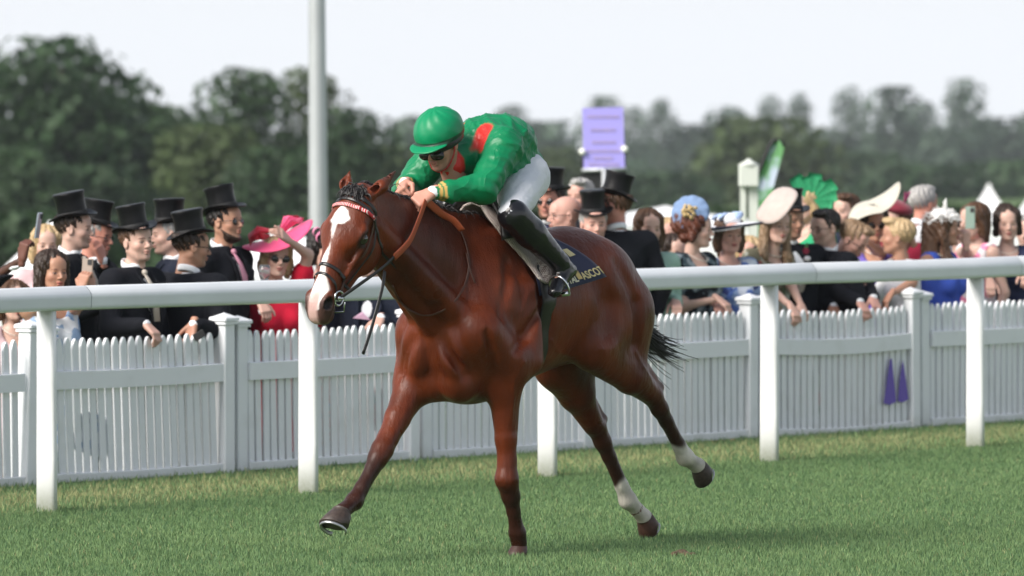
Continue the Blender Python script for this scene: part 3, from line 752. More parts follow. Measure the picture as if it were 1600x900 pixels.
def skin_mat(key, col, rough=.5):
    def fn(m, n, l, b, tco):
        a = n.new('ShaderNodeAttribute'); a.attribute_name = 'col'
        t = n.new('ShaderNodeTexNoise'); t.inputs['Scale'].default_value = 30; t.inputs['Detail'].default_value = 4; l.new(tco.outputs['Object'], t.inputs['Vector'])
        r = n.new('ShaderNodeMixRGB'); r.inputs['Color1'].default_value = (*[c * .9 for c in col], 1); r.inputs['Color2'].default_value = (min(1, col[0] * 1.1), col[1] * .98, col[2] * .95, 1); l.new(t.outputs['Fac'], r.inputs['Fac'])
        x = n.new('ShaderNodeMixRGB'); l.new(a.outputs['Alpha'], x.inputs['Fac']); l.new(r.outputs[0], x.inputs['Color1']); l.new(a.outputs['Color'], x.inputs['Color2'])
        l.new(x.outputs[0], b.inputs['Base Color'])
    return mat('skin_' + key, col, rough, spec=.4, fn=fn, sss=.06)
SK = {'fair': (.57, .39, .32), 'pink': (.58, .35, .29), 'ruddy': (.52, .25, .19), 'tan': (.42, .24, .165), 'dark': (.075, .035, .024), 'olive': (.40, .23, .15)}
def rot_np(yaw=0, pitch=0, roll=0):
    """local axes x forward, y left, z up; pitch > 0 looks down"""
    return np.array(Matrix.Rotation(yaw, 3, 'Z') @ Matrix.Rotation(pitch, 3, 'Y') @ Matrix.Rotation(roll, 3, 'X'))
def ik(S, T, a, b, pole):
    S, T, pole = Vector(S), Vector(T), Vector(pole); d = T - S; L = d.length
    if L > (a + b) * .995: T = S + d.normalized() * (a + b) * .995; d = T - S; L = d.length
    x = (a * a - b * b + L * L) / (2 * L); h = math.sqrt(max(0, a * a - x * x)); u = d.normalized(); p = pole - u * pole.dot(u); p.normalize()
    return S + u * x + p * h, T
# ================================================================ the horse
HO = Vector((0.196, 34.23, 0)); HROT = math.atan2(-.788, -.616)
def H(px, py, l):
    """a point seen at (px,py) of the photograph, l metres to the left of the horse's middle plane -> (forward, left, up)"""
    k = (px - 800) / F; f = (k * (HO.y - .616 * l) - HO.x - .788 * l) / (-.616 + .788 * k)
    Y = HO.y - .788 * f - .616 * l
    return np.array([f, l, CAMH - (py - HOR) / F * Y])
horse = empty('horse', HO, HROT); tag(horse, 'bay racehorse galloping with a white blaze and white hind socks', 'horse')
# head frame
hu = np.array([.455, -.07, -.887]); hu /= np.linalg.norm(hu)
psi = R(-5); hs = np.array([math.sin(psi), math.cos(psi), 0]); hs -= hu * (hs @ hu); hs /= np.linalg.norm(hs)
hn = np.cross(hs, hu); hn = hn if hn[0] > 0 else -hn
S0 = H(530, 338, 0.0)                                   # the star on the forehead
P0 = S0 - hu * .145 - hn * .072                         # poll
def hd(t, n, s=0.0): return P0 + hu * t + hn * n + hs * s * 1.12
def build_horse():
    v = Vol((-1.42, -.42, -.02), (1.95, .46, 2.02), .0085); v.KM = .10
    Rot = lambda a: np.array(Matrix.Rotation(R(a), 3, 'Y'))
    # trunk
    v.ell((.36, 0, 1.205), (.46, .252, .365), 0)
    v.ell((-.02, 0, 1.238), (.50, .262, .325), .10)
    v.ell((-.17, 0, 1.325), (.36, .235, .255), .08, Rot(-16))
    v.cone((.56, 0, 1.52), (.20, 0, 1.50), .10, .10, .08, (0, 1, 0), .6)            # withers
    v.ell((.70, 0, 1.06), (.25, .235, .29), .08)
    # rump and haunches
    for s in (-1, 1):
        v.ell((-.225, s * .125, 1.265), (.27, .150, .255), .05, Rot(-38))
        v.ell((-.355, s * .125, 1.12), (.165, .13, .25), .05, Rot(6))
    # shoulders
    for s in (-1, 1):
        v.cone((.55, s * .10, 1.46), (.80, s * .185, 1.10), .13, .115, .05, (0, 1, 0), .62)
        v.cone((.80, s * .175, 1.10), (.60, s * .20, .93), .125, .105, .045)
        v.ell((.56, s * .215, 1.17), (.10, .05, .22), .05, Rot(28))
        v.cone((.48, s * .21, 1.30), (.50, s * .235, .96), .07, .08, .04)
    # breast
    v.ell((.880, .100, 1.02), (.095, .090, .155), .012); v.ell((.890, -.105, 1.02), (.10, .095, .16), .012)
    v.ell((.82, .075, .86), (.10, .085, .10), .03); v.ell((.82, -.085, .86), (.10, .085, .10), .03)
    v.ell((.62, 0, .86), (.26, .13, .11), .06)
    # neck
    A, B, C_ = np.array([.70, 0, 1.30]), np.array([1.00, 0, 1.475]), P0 + hu * .05 - hn * .06
    v.cone(A, B, .248, .188, .10, (0, 1, 0), .54); v.cone(B, C_, .188, .120, .05, (0, 1, 0), .56)
    v.cone((.62, 0, 1.60), (1.02, 0, 1.655), .055, .05, .06, (0, 1, 0), .6); v.cone((1.02, 0, 1.655), hd(-.01, -.05), .05, .045, .05, (0, 1, 0), .6)
    for s in (-1, 1): v.cone(hd(.09, -.12, s * .05), (.88, s * .10, 1.18), .05, .075, .03)
    v.cone(hd(.15, -.17, 0), (.95, 0, 1.15), .045, .06, .03)
    # head
    HM = np.stack([hu, hn, hs], 1)
    def he(t, n, s, r, k=.02, sub=False): v.ell(hd(t, n, s), (r[0], r[1], r[2] * 1.12), k, HM, sub)
    def hc(a, b, ra, rb, k=.02, sub=False, fl=None, fac=1): v.cone(hd(*a), hd(*b), ra, rb, k, fl, fac, sub)
    he(.09, -.025, 0, (.12, .085, .096), .02); he(.19, -.004, 0, (.13, .072, .108), .03)
    hc((.22, .004, 0), (.50, -.010, 0), .068, .047, .03); hc((.30, -.035, 0), (.54, -.040, 0), .064, .052, .03)
    for s in (-1, 1):
        he(.205, -.135, s * .048, (.140, .110, .046), .02)
        hc((.26, -.145, s * .036), (.47, -.095, s * .028), .044, .030, .02)
        hc((.235, -.045, s * .092), (.40, -.050, s * .062), .018, .012, .008)
        he(.185, -.002, s * .100, (.042, .027, .020), .012)
        he(.207, -.022, s * .115, (.027, .020, .018), .006, True)
        he(.545, -.012, s * .046, (.050, .037, .026), .012)
    he(.575, -.042, 0, (.064, .056, .062), .025); he(.61, -.058, 0, (.040, .043, .052), .02)
    he(.585, -.100, 0, (.048, .030, .040), .010)
    hc((.648, -.075, 0), (.54, -.080, .058), .004, .004, .003, True); hc((.648, -.075, 0), (.54, -.080, -.058), .004, .004, .003, True)
    for s in (-1, 1): he(.560, -.004, s * .066, (.034, .024, .022), .006, True); 
    # ears
    for s, tip in ((1, H(619, 266, .05)), (-1, H(547, 266, -.09))):
        b_ = hd(-.005, .0, s * .058); q = tip - b_; m1 = b_ + q * .38 + hs * s * .012
        v.cone(b_, m1, .028, .033, .012); v.cone(m1, tip, .033, .004, .01)
        fwd = np.array([.788, .50, 0]) if s > 0 else np.array([.9, -.1, .1]); fwd /= np.linalg.norm(fwd)
        v.cone(b_ + q * .2 + fwd * .026, b_ + q * .82 + fwd * .014, .019, .007, .004, sub=True)
    # legs: (point, radius)
    def leg(pts, fl=None):
        for (a, ra), (b, rb) in zip(pts[:-1], pts[1:]): v.cone(a, b, ra, rb, .018)
    def tend(a, b):
        bk = np.array([-.026, 0, -.012]); v.cone(a + bk * 1.5, a * .4 + b * .6 + bk, .020, .016, .006); v.cone(a * .4 + b * .6 + bk, b + bk * .6, .016, .024, .006)
    e = H(650, 596, -.185); kn = H(597, 703, -.165); ft = H(553, 784, -.155); co = H(535, 800, -.15)
    v.cone((.78, -.18, 1.06), e, .13, .108, .05); v.cone(e, e * .45 + kn * .55 + np.array([.0, 0, .01]), .098, .060, .04)
    tend(kn, ft); leg([(e * .45 + kn * .55, .064), (kn + (e - kn) * .16, .050), (kn, .053), (kn + (ft - kn) * .16, .047), (kn + (ft - kn) * .35, .034), (kn + (ft - kn) * .75, .032), (ft, .042), (ft * .4 + co * .6, .033), (co, .043)])
    v.cone(e + [-.07, 0, .05], e * .5 + kn * .5 + [-.03, 0, 0], .06, .03, .03)
    RF = (kn, ft, co)
    e = H(786, 606, .175); kn = H(794, 752, .185); ft = H(808, 832, .155); co = H(811, 850, .15)
    v.cone((.60, .20, .98), e, .105, .085, .05); v.cone(e, e * .45 + kn * .55, .075, .050, .04)
    v.cone(e + [-.05, .0, .10], e * .55 + kn * .45 + [-.035, 0, 0], .06, .035, .03)
    leg([(e * .45 + kn * .55, .053), (kn + (e - kn) * .22, .045), (kn + [.012, 0, .01], .056), (kn + (ft - kn) * .3, .044), (kn + (ft - kn) * .6, .032), (kn + (ft - kn) * .8, .030), (ft, .040), (co, .040)])
    LF = (kn, ft, co)
    st = H(925, 545, .185); hk = H(1021, 620, .155); ft = H(1071, 715, .145); co = H(1090, 728, .145)
    v.cone((-.40, .15, 1.18), st + [-.05, 0, .05], .165, .125, .05, (0, 1, 0), .78); v.cone((-.45, .14, 1.10), H(985, 580, .16), .120, .088, .05, (0, 1, 0), .8)
    v.cone(st, H(985, 588, .165), .115, .086, .05, (0, 1, 0), .8)
    leg([(H(985, 588, .165), .082), (hk + [.03, 0, .02], .058)])
    pt = hk + np.array([-.045, 0, .045]); v.cone(H(1005, 575, .16), pt, .036, .022, .02); v.cone(pt, hk, .026, .040, .02)
    tend(hk, ft); leg([(hk, .050), (hk + (ft - hk) * .2, .043), (hk + (ft - hk) * .4, .034), (hk + (ft - hk) * .8, .033), (ft, .044), (ft * .4 + co * .6, .034), (co, .043)])
    LHs = (hk, ft, co)
    st = H(872, 570, -.15); hk = H(932, 668, -.145); ft = H(981, 782, -.14); co = H(1006, 808, -.14)
    v.cone((-.26, -.12, 1.14), st, .155, .125, .06, (0, 1, 0), .8); v.cone((-.36, -.14, 1.08), H(902, 615, -.15), .12, .085, .05)
    v.cone(st, H(900, 615, -.15), .120, .086, .04); leg([(H(900, 615, -.15), .082), (hk + [.025, 0, .015], .055)])
    pt = hk + np.array([-.048, 0, .040]); v.cone(H(922, 625, -.15), pt, .032, .022, .02); v.cone(pt, hk, .025, .040, .02)
    tend(hk, ft); leg([(hk, .050), (hk + (ft - hk) * .2, .043), (hk + (ft - hk) * .4, .034), (hk + (ft - hk) * .8, .033), (ft, .044), (ft * .4 + co * .6, .034), (co, .043)])
    RHs = (hk, ft, co)
    # muscle grooves pressed into the near surface
    def groove(pts, r=.020, k=.022, depth=.004, dirn=(0, 1, 0)):
        dirn = np.array(dirn, float); dirn /= np.linalg.norm(dirn); P = []
        for p in pts:
            p = np.array(p, float); ts = np.linspace(.45, 0, 90); T = p + dirn * ts[:, None]
            I = np.clip(np.round((T - v.lo) / v.res).astype(int), 0, v.n - 1); dd = v.d[I[:, 0], I[:, 1], I[:, 2]]
            i = int(np.argmax(dd < 0)); P.append(T[i] + dirn * (r - depth))
        for a, b in zip(P[:-1], P[1:]): v.cone(a, b, r, r, k, sub=True)
    for s in (-1, 1):
        sd = (0, s, 0)
        groove([(.40, 0, 1.44), (.42, 0, 1.28), (.37, 0, 1.12), (.38, 0, 1.0)], .035, .05, .008, sd)
        groove([(.60, 0, 1.44), (.68, 0, 1.30), (.74, 0, 1.18)], .020, .03, .009, sd)
        groove([(.46, 0, 1.20), (.58, 0, 1.08), (.68, 0, 1.02)], .020, .03, .011, sd)
        groove([(-.02, 0, 1.36), (-.10, 0, 1.22), (-.08, 0, 1.08)], .05, .05, .012, sd)
        groove([(-.20, 0, 1.42), (-.32, 0, 1.22), (-.34, 0, 1.02)], .024, .04, .010, sd)
        groove([(.80, s * .05, 1.22), (.86, s * .06, 1.06), (.80, s * .14, .90)], .022, .04, .005, (1, s * .25, 0))
    groove([(.5, .19, 1.10), (.5, .18, .98), (.5, .155, .88)], .016, .025, .007, (1, .25, 0))
    groove([(.5, -.21, 1.10), (.5, -.19, .98)], .016, .025, .007, (1, -.2, 0))
    # veins raised under the thin skin
    def vein(pts, r=.007, dirn=(0, 1, 0)):
        P = []
        for p in pts:
            p = np.array(p, float); ts = np.linspace(.5, 0, 110); T = p + np.array(dirn) * ts[:, None]
            I = np.clip(np.round((T - v.lo) / v.res).astype(int), 0, v.n - 1); dd = v.d[I[:, 0], I[:, 1], I[:, 2]]; P.append(T[int(np.argmax(dd < 0))])
        for a, b in zip(P[:-1], P[1:]): v.cone(a, b, r, r, .010)
    vein([(.62, 0, .96), (.66, 0, .88), (.63, 0, .78), (.62, 0, .66)]); vein([(.30, 0, 1.05), (.20, 0, .99), (.06, 0, .97), (-.04, 0, 1.0)]); vein([(.52, 0, 1.30), (.58, 0, 1.20), (.56, 0, 1.10)], .006)
    vein([(-.36, 0, .98), (-.42, 0, .90), (-.50, 0, .84)], .007); vein([tuple(hd(.30, -.06)), tuple(hd(.36, -.03)), tuple(hd(.42, -.05))], .005)
    vein([(.5, -.13, 1.0), (.5, -.17, .92), (.5, -.18, .84)], .006, (1, 0, 0))
    # tail dock
    v.cone((-.50, 0, 1.30), (-.60, 0, 1.17), .06, .035, .04)
    return v, RF, LF, LHs, RHs
hv, RF, LF, LHs, RHs = build_horse()
HV_D = hv.d.copy(); HV_LO = hv.lo.copy(); HV_R = hv.res
def hsd(P):
    """distance to the horse's skin at points P (n,3)"""
    I = np.clip(np.round((np.asarray(P) - HV_LO) / HV_R).astype(int), 0, np.array(HV_D.shape) - 1)
    return HV_D[I[:, 0], I[:, 1], I[:, 2]]
def skin_hit(o, d, off=0.0, far=.7):
    """walk from far outside along -d towards o until the skin is off away"""
    o = np.array(o, float); d = np.array(d, float); d /= np.linalg.norm(d); t = np.linspace(far, 0, 180)
    P = o + d * t[:, None]; s = hsd(P); w_ = np.argmax(s < off)
    return P[w_] if (s < off).any() else o
V, Q = hv.mesh(2)
# coat colours: bay, black points, white markings; plus painted shade on the neck
n_ = len(V); base = np.array([.120, .0235, .0070]); C = np.tile(base, (n_, 1))
def blend(m, c): 
    global C
    m = np.clip(m, 0, 1)[:, None]; C = C * (1 - m) + np.array(c) * m
wob = (np.sin(V[:, 0] * 31) * np.sin(V[:, 2] * 27 + 1) + np.sin(V[:, 1] * 43 + V[:, 2] * 19)) * .5
topd = sstep(1.30, 1.62, V[:, 2]) * (V[:, 0] < 1.15); blend(topd * .35, (.06, .012, .006))
neck_shade = sstep(.75, 1.0, V[:, 0]) * (1 - sstep(1.25, 1.38, V[:, 0])) * sstep(1.2, 1.4, V[:, 2]); blend(neck_shade * .6, (.035, .007, .004))  # shading on the neck below the jockey, painted into the coat colour
blend(.45 * sstep(-.15, -.45, V[:, 0]), (.055, .011, .005))
for leg_, white in ((RF, 0), (LF, 0), (LHs, 1), (RHs, 1)):
    kn, ft, co = leg_; d = ft - kn; L = np.linalg.norm(d)
    tt = ((V - kn) @ d) / L / L; rr2 = np.linalg.norm(V - kn - np.clip(tt, 0, 1.0)[:, None] * d, axis=1)
    rr2 = np.minimum(rr2, np.linalg.norm(V - co, axis=1)); near = (rr2 < .085) & (V[:, 2] < .95)
    tt = np.where(near, tt, -1)
    blend(sstep(-.35, .35, tt + .08 * wob) * near * .9, (.022, .009, .006))
    if white:
        m = near * sstep(.70, .78, tt + .07 * wob) ; blend(m, (.62, .58, .52))
        blend(near * sstep(.7, 1.1, tt) * (.25 + .35 * sstep(-.3, .6, wob)), (.33, .29, .22))
Pt = (V - P0) @ hu; Pn = (V - P0) @ hn; Ps = (V - P0) @ hs / 1.12
ishead = (Pt > -.04) & (Pn > -.22) & (Pn < .12) & (np.abs(Ps) < .13)
blend(ishead * sstep(.48, .58, Pt) * .85, (.060, .038, .034))
front = ishead & (Pn > -.005 - .18 * np.maximum(0, Pt - .42) * 3)
cen = -.004 + .03 * (Pt - .2) + .006 * np.sin(Pt * 30)
sa = np.arctan2(Ps, Pt - .142); star = (((Pt - .142) / .046) ** 2 + ((Ps - .0) / .040) ** 2) * (1 + .22 * np.sin(3 * sa + .8) + .10 * np.sin(7 * sa))
blend(front * sstep(1.25, .9, star), (.80, .77, .74))
wd = .006 + .010 * sstep(.16, .20, Pt) * 0 + .025 * sstep(.33, .50, Pt) + .006 * np.sin(Pt * 40)
blend(front * sstep(.0045, -.0045, np.abs(Ps - cen) - wd) * (Pt > .15) * (Pt < .60), (.80, .75, .72))
pk_ = ishead * sstep(.49, .56, Pt) * sstep(.032, .018, np.abs(Ps + .004)) * sstep(-.08, -.045, Pn); blend(pk_, (.48, .31, .28))
nos = ishead & ((((Pt - .562) / .034) ** 2 + ((Pn + .006) / .023) ** 2) < 1) & (np.abs(Ps) > .028) & (np.abs(Ps) < .062); 
nosd = nos & (hsd(V + hs * np.sign(Ps)[:, None] * .012 * 0) > -1); blend(sstep(1.0, .65, ((Pt - .560) / .036) ** 2 + ((Pn + .006) / .026) ** 2) * (np.abs(Ps) > .030) * ishead, (.012, .008, .008))
blend(ishead * sstep(1.3, .6, ((Pt - .207) / .050) ** 2 + ((Pn + .02) / .040) ** 2) * (np.abs(Ps) > .06), (.03, .015, .012))
earm = (Pt < -.03) & (V[:, 2] > 1.72) & (V[:, 0] > 1.15); blend(earm * .5 * sstep(-.08, -.16, Pt), (.04, .02, .015))
def coat_fn(m, n, l, b, tco):
    mp = n.new('ShaderNodeMapping'); mp.inputs['Scale'].default_value = (60, 60, 16); l.new(tco.outputs['Object'], mp.inputs['Vector'])
    t = n.new('ShaderNodeTexNoise'); t.inputs['Scale'].default_value = 4; t.inputs['Detail'].default_value = 6; l.new(mp.outputs[0], t.inputs['Vector'])
    t3 = n.new('ShaderNodeTexNoise'); t3.inputs['Scale'].default_value = 9; t3.inputs['Detail'].default_value = 4; l.new(tco.outputs['Object'], t3.inputs['Vector'])
    ad = n.new('ShaderNodeMath'); ad.operation = 'MULTIPLY_ADD'; ad.inputs[1].default_value = 3.0; l.new(t3.outputs['Fac'], ad.inputs[0]); l.new(t.outputs['Fac'], ad.inputs[2])
    mp2 = n.new('ShaderNodeMapping'); mp2.inputs['Scale'].default_value = (15, 15, 3.5); mp2.inputs['Rotation'].default_value = (0, .35, 0); l.new(tco.outputs['Object'], mp2.inputs['Vector'])
    t4 = n.new('ShaderNodeTexNoise'); t4.inputs['Scale'].default_value = 1.6; t4.inputs['Detail'].default_value = 5; t4.inputs['Roughness'].default_value = .6; l.new(mp2.outputs[0], t4.inputs['Vector'])
    b0 = n.new('ShaderNodeBump'); b0.inputs['Strength'].default_value = .45; b0.inputs['Distance'].default_value = .022; l.new(t4.outputs['Fac'], b0.inputs['Height'])
    bp = n.new('ShaderNodeBump'); bp.inputs['Strength'].default_value = .4; bp.inputs['Distance'].default_value = .006; l.new(b0.outputs[0], bp.inputs['Normal']); l.new(ad.outputs[0], bp.inputs['Height']); l.new(bp.outputs[0], b.inputs['Normal'])
    mr = n.new('ShaderNodeMapRange'); mr.inputs['To Min'].default_value = .26; mr.inputs['To Max'].default_value = .50; mr.inputs['From Min'].default_value = .3; mr.inputs['From Max'].default_value = .7; l.new(t3.outputs['Fac'], mr.inputs['Value']); l.new(mr.outputs[0], b.inputs['Roughness'])
coat = mat('horse_coat', rough=.42, spec=.18, attr='col', noise=.30, nscale=7, coat=.10, fn=coat_fn)
coat.node_tree.nodes['Principled BSDF'].inputs['Coat Roughness'].default_value = .24
link('body', np_mesh('horse_body', V, Q, True, C, [coat]), horse)
del hv
hoofm = mat('hoof_horn', (.05, .035, .028), .5, noise=.35, nscale=60)
hoofp = mat('pale_hoof_horn', (.16, .10, .07), .5, noise=.35, nscale=60)
def hoof(co, axis, front, m, sc=1.0):
    """truncated cone; axis = from coronet to the sole, front = toe direction"""
    ax = Vector(axis).normalized(); fr2 = Vector(front); fr2 = (fr2 - ax * fr2.dot(ax)).normalized(); sd = ax.cross(fr2)
    mb = MB(); n = 20; vs = []
    for t, r, sh in ((-.018, .036, .0), (0, .043, .0), (.004, .045, .0), (.035, .053, .010), (.070, .060, .020), (.074, .057, .021)):
        for j in range(n):
            a = 2 * math.pi * j / n; k = r * (1.12 if math.cos(a) > 0 else .92)
            vs.append(Vector(co) + ax * (t * (1 if math.cos(a) > 0 else .78)) * sc + fr2 * (math.cos(a) * k + sh) * sc + sd * math.sin(a) * r * sc)
    fs = [(i * n + j, i * n + (j + 1) % n, (i + 1) * n + (j + 1) % n, (i + 1) * n + j) for i in range(5) for j in range(n)] + [tuple(range(n)), tuple(range(5 * n, 6 * n))]
    mb.add(vs, fs); o = mb.obj('hoof', m, horse)
    sh = MB(); pts = [Vector(co) + ax * .078 * sc + fr2 * (math.cos(a) * .055 + .02) * sc + sd * math.sin(a) * .052 * sc for a in [R(x) for x in range(-140, 141, 20)]]
    sh.tube(pts, .009 * sc, 6, flat=.5); sh.obj('shoe', mat('horseshoe', (.45, .46, .47), .35, .8), o)
hoof(RF[2] + [.012, 0, -.012], (.55, .1, -.84), (.84, 0, .55), hoofm, 1.18)
hoof(LF[2] + [-.005, 0, -.012], (.15, 0, -1), (1, 0, .1), mat('brown_hoof', (.055, .022, .015), .5, noise=.3, nscale=60), .86)
hoof(LHs[2] + [-.01, 0, -.005], (-.75, -.0, -.45), (.3, 0, -.9), hoofm, .98)
hoof(RHs[2] + [-.008, 0, -.006], (-.68, -.0, -.55), (.5, 0, -.8), mat('brown_hoof'), 1.0)
eyem = mat('horse_eye', (.010, .006, .005), .08, spec=.8, coat=.5)
for s in (-1, 1):
    mb = MB(); mb.ball(hd(.207, -.018, s * .094), .030, 16, 10); e_ = mb.obj('eye', eyem, horse)
    mb = MB(); c_ = hd(.199, -.010, s * .106); mb.tube([c_ + hu * -.026 + hn * -.004, c_ + hu * -.010 + hn * .012 + hs * s * .006, c_ + hu * .012 + hn * .010 + hs * s * .006, c_ + hu * .030 - hn * .008], [.003, .006, .006, .003], 6); mb.obj('eyelid', mat('dark_lid', (.05, .022, .014), .45), e_)
# mane, forelock and tail: many separate strands
hairm = mat('horse_hair', (.012, .009, .009), .42, spec=.5)
def strands(name, roots, dirs, lens, seg=5, r0=.003, wav=.02, grav=.5, parent=None, seed=3, m=None):
    rg = np.random.default_rng(seed); mb = MB()
    for p, d, L in zip(roots, dirs, lens):
        p = Vector(p); d = Vector(d).normalized(); pts = [p]; ph = rg.random() * 6
        for i in range(seg):
            d2 = d + Vector((0, 0, -grav * (i + 1) / seg)) + Vector(rg.standard_normal(3)) * wav * 6; d2.normalize(); d = d2
            p = p + d * (L / seg); pts.append(p.copy())
        mb.tube(pts, [r0 * (1 - .8 * i / seg) for i in range(seg + 1)], 4, caps=False)
    o = mb.obj(name, m or hairm, parent); o['kind'] = 'stuff'; return o
rg = np.random.default_rng(5); ro = []; di = []; le = []
for i in range(420):
    t = rg.random(); f_ = .62 + t * (P0[0] - .04 - .62); top = skin_hit((f_, 0, 1.3), (0, 0, 1), .004, .6)
    ro.append(top + [0, -.004 + rg.normal() * .006, -.002]); s_ = -1 if rg.random() < .85 else .6; di.append((-.35 + rg.normal() * .2, s_ * (.55 + .3 * rg.random()), .35)); le.append(.035 + .055 * rg.random())
strands('mane', ro, di, le, 4, .0045, .03, 1.1, horse)
ro = []; di = []; le = []
for i in range(340):
    a = rg.random() * 6.28; ro.append(hd(-.010 + rg.random() * .03, .020 + rg.random() * .018, rg.normal() * .022)); di.append(np.array([rg.normal() * .25 - .4, rg.normal() * .5, .9]) + hn * .5); le.append(.05 + .045 * rg.random())
strands('forelock', ro, di, le, 5, .006, .03, 1.5, horse)
ro = []; di = []; le = []; T0 = np.array([-.585, 0, 1.15])
for i in range(330):
    ro.append(T0 + [rg.normal() * .016, rg.normal() * .016, rg.normal() * .022]); di.append((-.80 + rg.normal() * .035, .03 + rg.normal() * .05, -.62 + rg.normal() * .045)); le.append(.18 + .33 * rg.random() ** 1.6)
strands('tail', ro, di, le, 8, .0055, .004, -.10, horse)
# ================================================================ tack and jockey (local frame of the horse)
def camhit(px, py, off=0.006, lmin=-.45):
    for l in np.arange(.45, lmin, -.004):
        p = H(px, py, l)
        if hsd(p[None])[0] < off: return p
    return H(px, py, 0)
def hroot(name, label, cat, group=None):
    o = empty(name, HO, HROT); tag(o, label, cat, group); return o
blackl = mat('black_leather', (.012, .010, .010), .38, spec=.5, bump=.1, bscale=120)
brownl = mat('brown_leather', (.075, .028, .016), .42, bump=.15, bscale=120)
orange = mat('orange_rubber_grip', (.42, .085, .030), .55, bump=.4, bscale=220)
steel = mat('polished_steel', (.65, .66, .67), .18, 1.0)
def strap_obj(name, pts, w, m, parent, up, flat=.22, n=8):
    """smooth path through pts"""
    P = [Vector(p) for p in pts]; out = []
    for i in range(len(P) - 1):
        a, b, c, d = P[max(i - 1, 0)], P[i], P[i + 1], P[min(i + 2, len(P) - 1)]
        for q in range(4):
            t = q / 4; out.append(.5 * ((2 * b) + (c - a) * t + (2 * a - 5 * b + 4 * c - d) * t * t + (3 * b - a - 3 * c + d) * t ** 3))
    out.append(P[-1]); mb = MB(); mb.tube(out, w, n, flat=flat, up=up); return mb.obj(name, m, parent)
bridle = hroot('bridle', 'dark leather bridle with a red and white browband and ring bit on the racehorse', 'bridle')
def ring(t0, t1, a0, a1, n=14, off=.004, cn=-.07):
    """points round the head; a = angle from the front of the face; t drifts from t0 (front) to t1 (under the jaw)"""
    P = []
    for i in range(n + 1):
        a = R(a0 + (a1 - a0) * i / n); t = t0 + (t1 - t0) * (1 - math.cos(a)) / 2
        P.append(skin_hit(hd(t, cn), hn * math.cos(a) + hs * math.sin(a), off, .3))
    return P
upv = tuple(hu)
strap_obj('noseband', ring(.385, .445, -180, 180, 22, .004, -.05), .0085, blackl, bridle, upv)
strap_obj('lower_noseband', ring(.43, .56, -180, 180, 22, .004, -.05), .007, blackl, bridle, upv)
strap_obj('throat_lash', ring(.045, .20, -180, 180, 22, .006, -.10), .008, blackl, bridle, upv)
strap_obj('headpiece', ring(.02, .10, -95, 95, 14, .006, -.06), .010, blackl, bridle, upv)
bb = ring(.078, .10, -84, 84, 20, .007, -.06)
def bb_fn(m, n, l, b, tco):
    wv = n.new('ShaderNodeTexWave'); wv.inputs['Scale'].default_value = 34; wv.bands_direction = 'Y'; l.new(tco.outputs['Object'], wv.inputs['Vector'])
    r = n.new('ShaderNodeValToRGB'); r.color_ramp.interpolation = 'CONSTANT'; r.color_ramp.elements[0].color = (.50, .02, .03, 1); r.color_ramp.elements[1].position = .72; r.color_ramp.elements[1].color = (.8, .62, .6, 1)
    l.new(wv.outputs['Fac'], r.inputs['Fac']); l.new(r.outputs[0], b.inputs['Base Color'])
strap_obj('browband', bb, .0095, mat('browband', fn=bb_fn, rough=.5), bridle, upv, .35)
for s in (-1, 1):
    side = lambda t, n_, o=.005: skin_hit(hd(t, n_), hs * s, o, .3)
    strap_obj('cheek_strap', [side(.07, -.05), side(.16, -.085), side(.26, -.085), side(.36, -.075), side(.47, -.062, .010)], .008, brownl if s > 0 else blackl, bridle, tuple(hn))
    strap_obj('nose_strap', [side(.06, -.07), side(.20, -.115), side(.32, -.105), side(.42, -.085)], .006, blackl, bridle, tuple(hn))
    c = Vector(side(.505, -.058, .016)); mb = MB(); pts = [c + Vector(hu) * math.cos(a) * .034 + Vector(hn) * math.sin(a) * .034 for a in [2 * math.pi * i / 20 for i in range(21)]]
    mb.tube(pts, .0055, 6); mb.obj('bit_ring', steel, bridle)
    mb = MB(); mb.ball(tuple(c + Vector(hu) * .0), .013, 10, 6); mb.obj('bit_boss', steel, bridle)
mb = MB(); mb.tube([hd(.50, -.062, -.085), hd(.52, -.062, 0), hd(.50, -.062, .085)], .006, 8); mb.obj('mouthpiece', steel, bridle)
mb = MB(); mb.tube([hd(.515, -.075, .088), hd(.545, -.12, .07), hd(.555, -.13, .0), hd(.545, -.12, -.07), hd(.515, -.075, -.088)], .004, 6); mb.obj('curb_bar', steel, bridle)

HAND_L = H(660, 314, .075); HAND_R = H(622, 296, -.085)
bitp = skin_hit(hd(.505, -.058), hs, .018, .3)
def outside(p, off):
    p = np.array(p, float)
    for _ in range(60):
        if hsd(p[None])[0] >= off: break
        p[1] += .006
    return p
reins = hroot('reins', 'leather reins with orange rubber grips running from the bit to the jockey hands', 'reins')
strap_obj('black_rein', [bitp, outside(H(565, 442, .10), .01), outside(H(598, 418, .10), .012), outside(H(618, 399, .11), .014)], .0085, blackl, reins, (0, 0, 1), .3)
strap_obj('orange_rein', [outside(H(616, 402, .11), .014), outside(H(636, 378, .11), .016), outside(H(652, 350, .11), .018), HAND_L + [0, .02, 0]], .021, orange, reins, lambda i: Vector((.6, .2, .75)), .22)
strap_obj('orange_rein', [HAND_L + [-.02, .01, .0], outside(H(690, 334, .09), .014), outside(H(708, 344, .12), .014), outside(H(722, 360, .14), .012)], .019, orange, reins, lambda i: Vector((.5, .2, .8)), .22)
strap_obj('hanging_rein', [outside(H(601, 424, .12), .012), H(598, 446, .14), H(590, 478, .14), H(578, 520, .14), H(567, 553, .14)], .011, blackl, reins, (1, 0, 0), .45)
bitr = skin_hit(hd(.505, -.058), -hs, .018, .3)
def outr(p, off):
    p = np.array(p, float)
    for _ in range(60):
        if hsd(p[None])[0] >= off: break
        p[1] -= .006
    return p
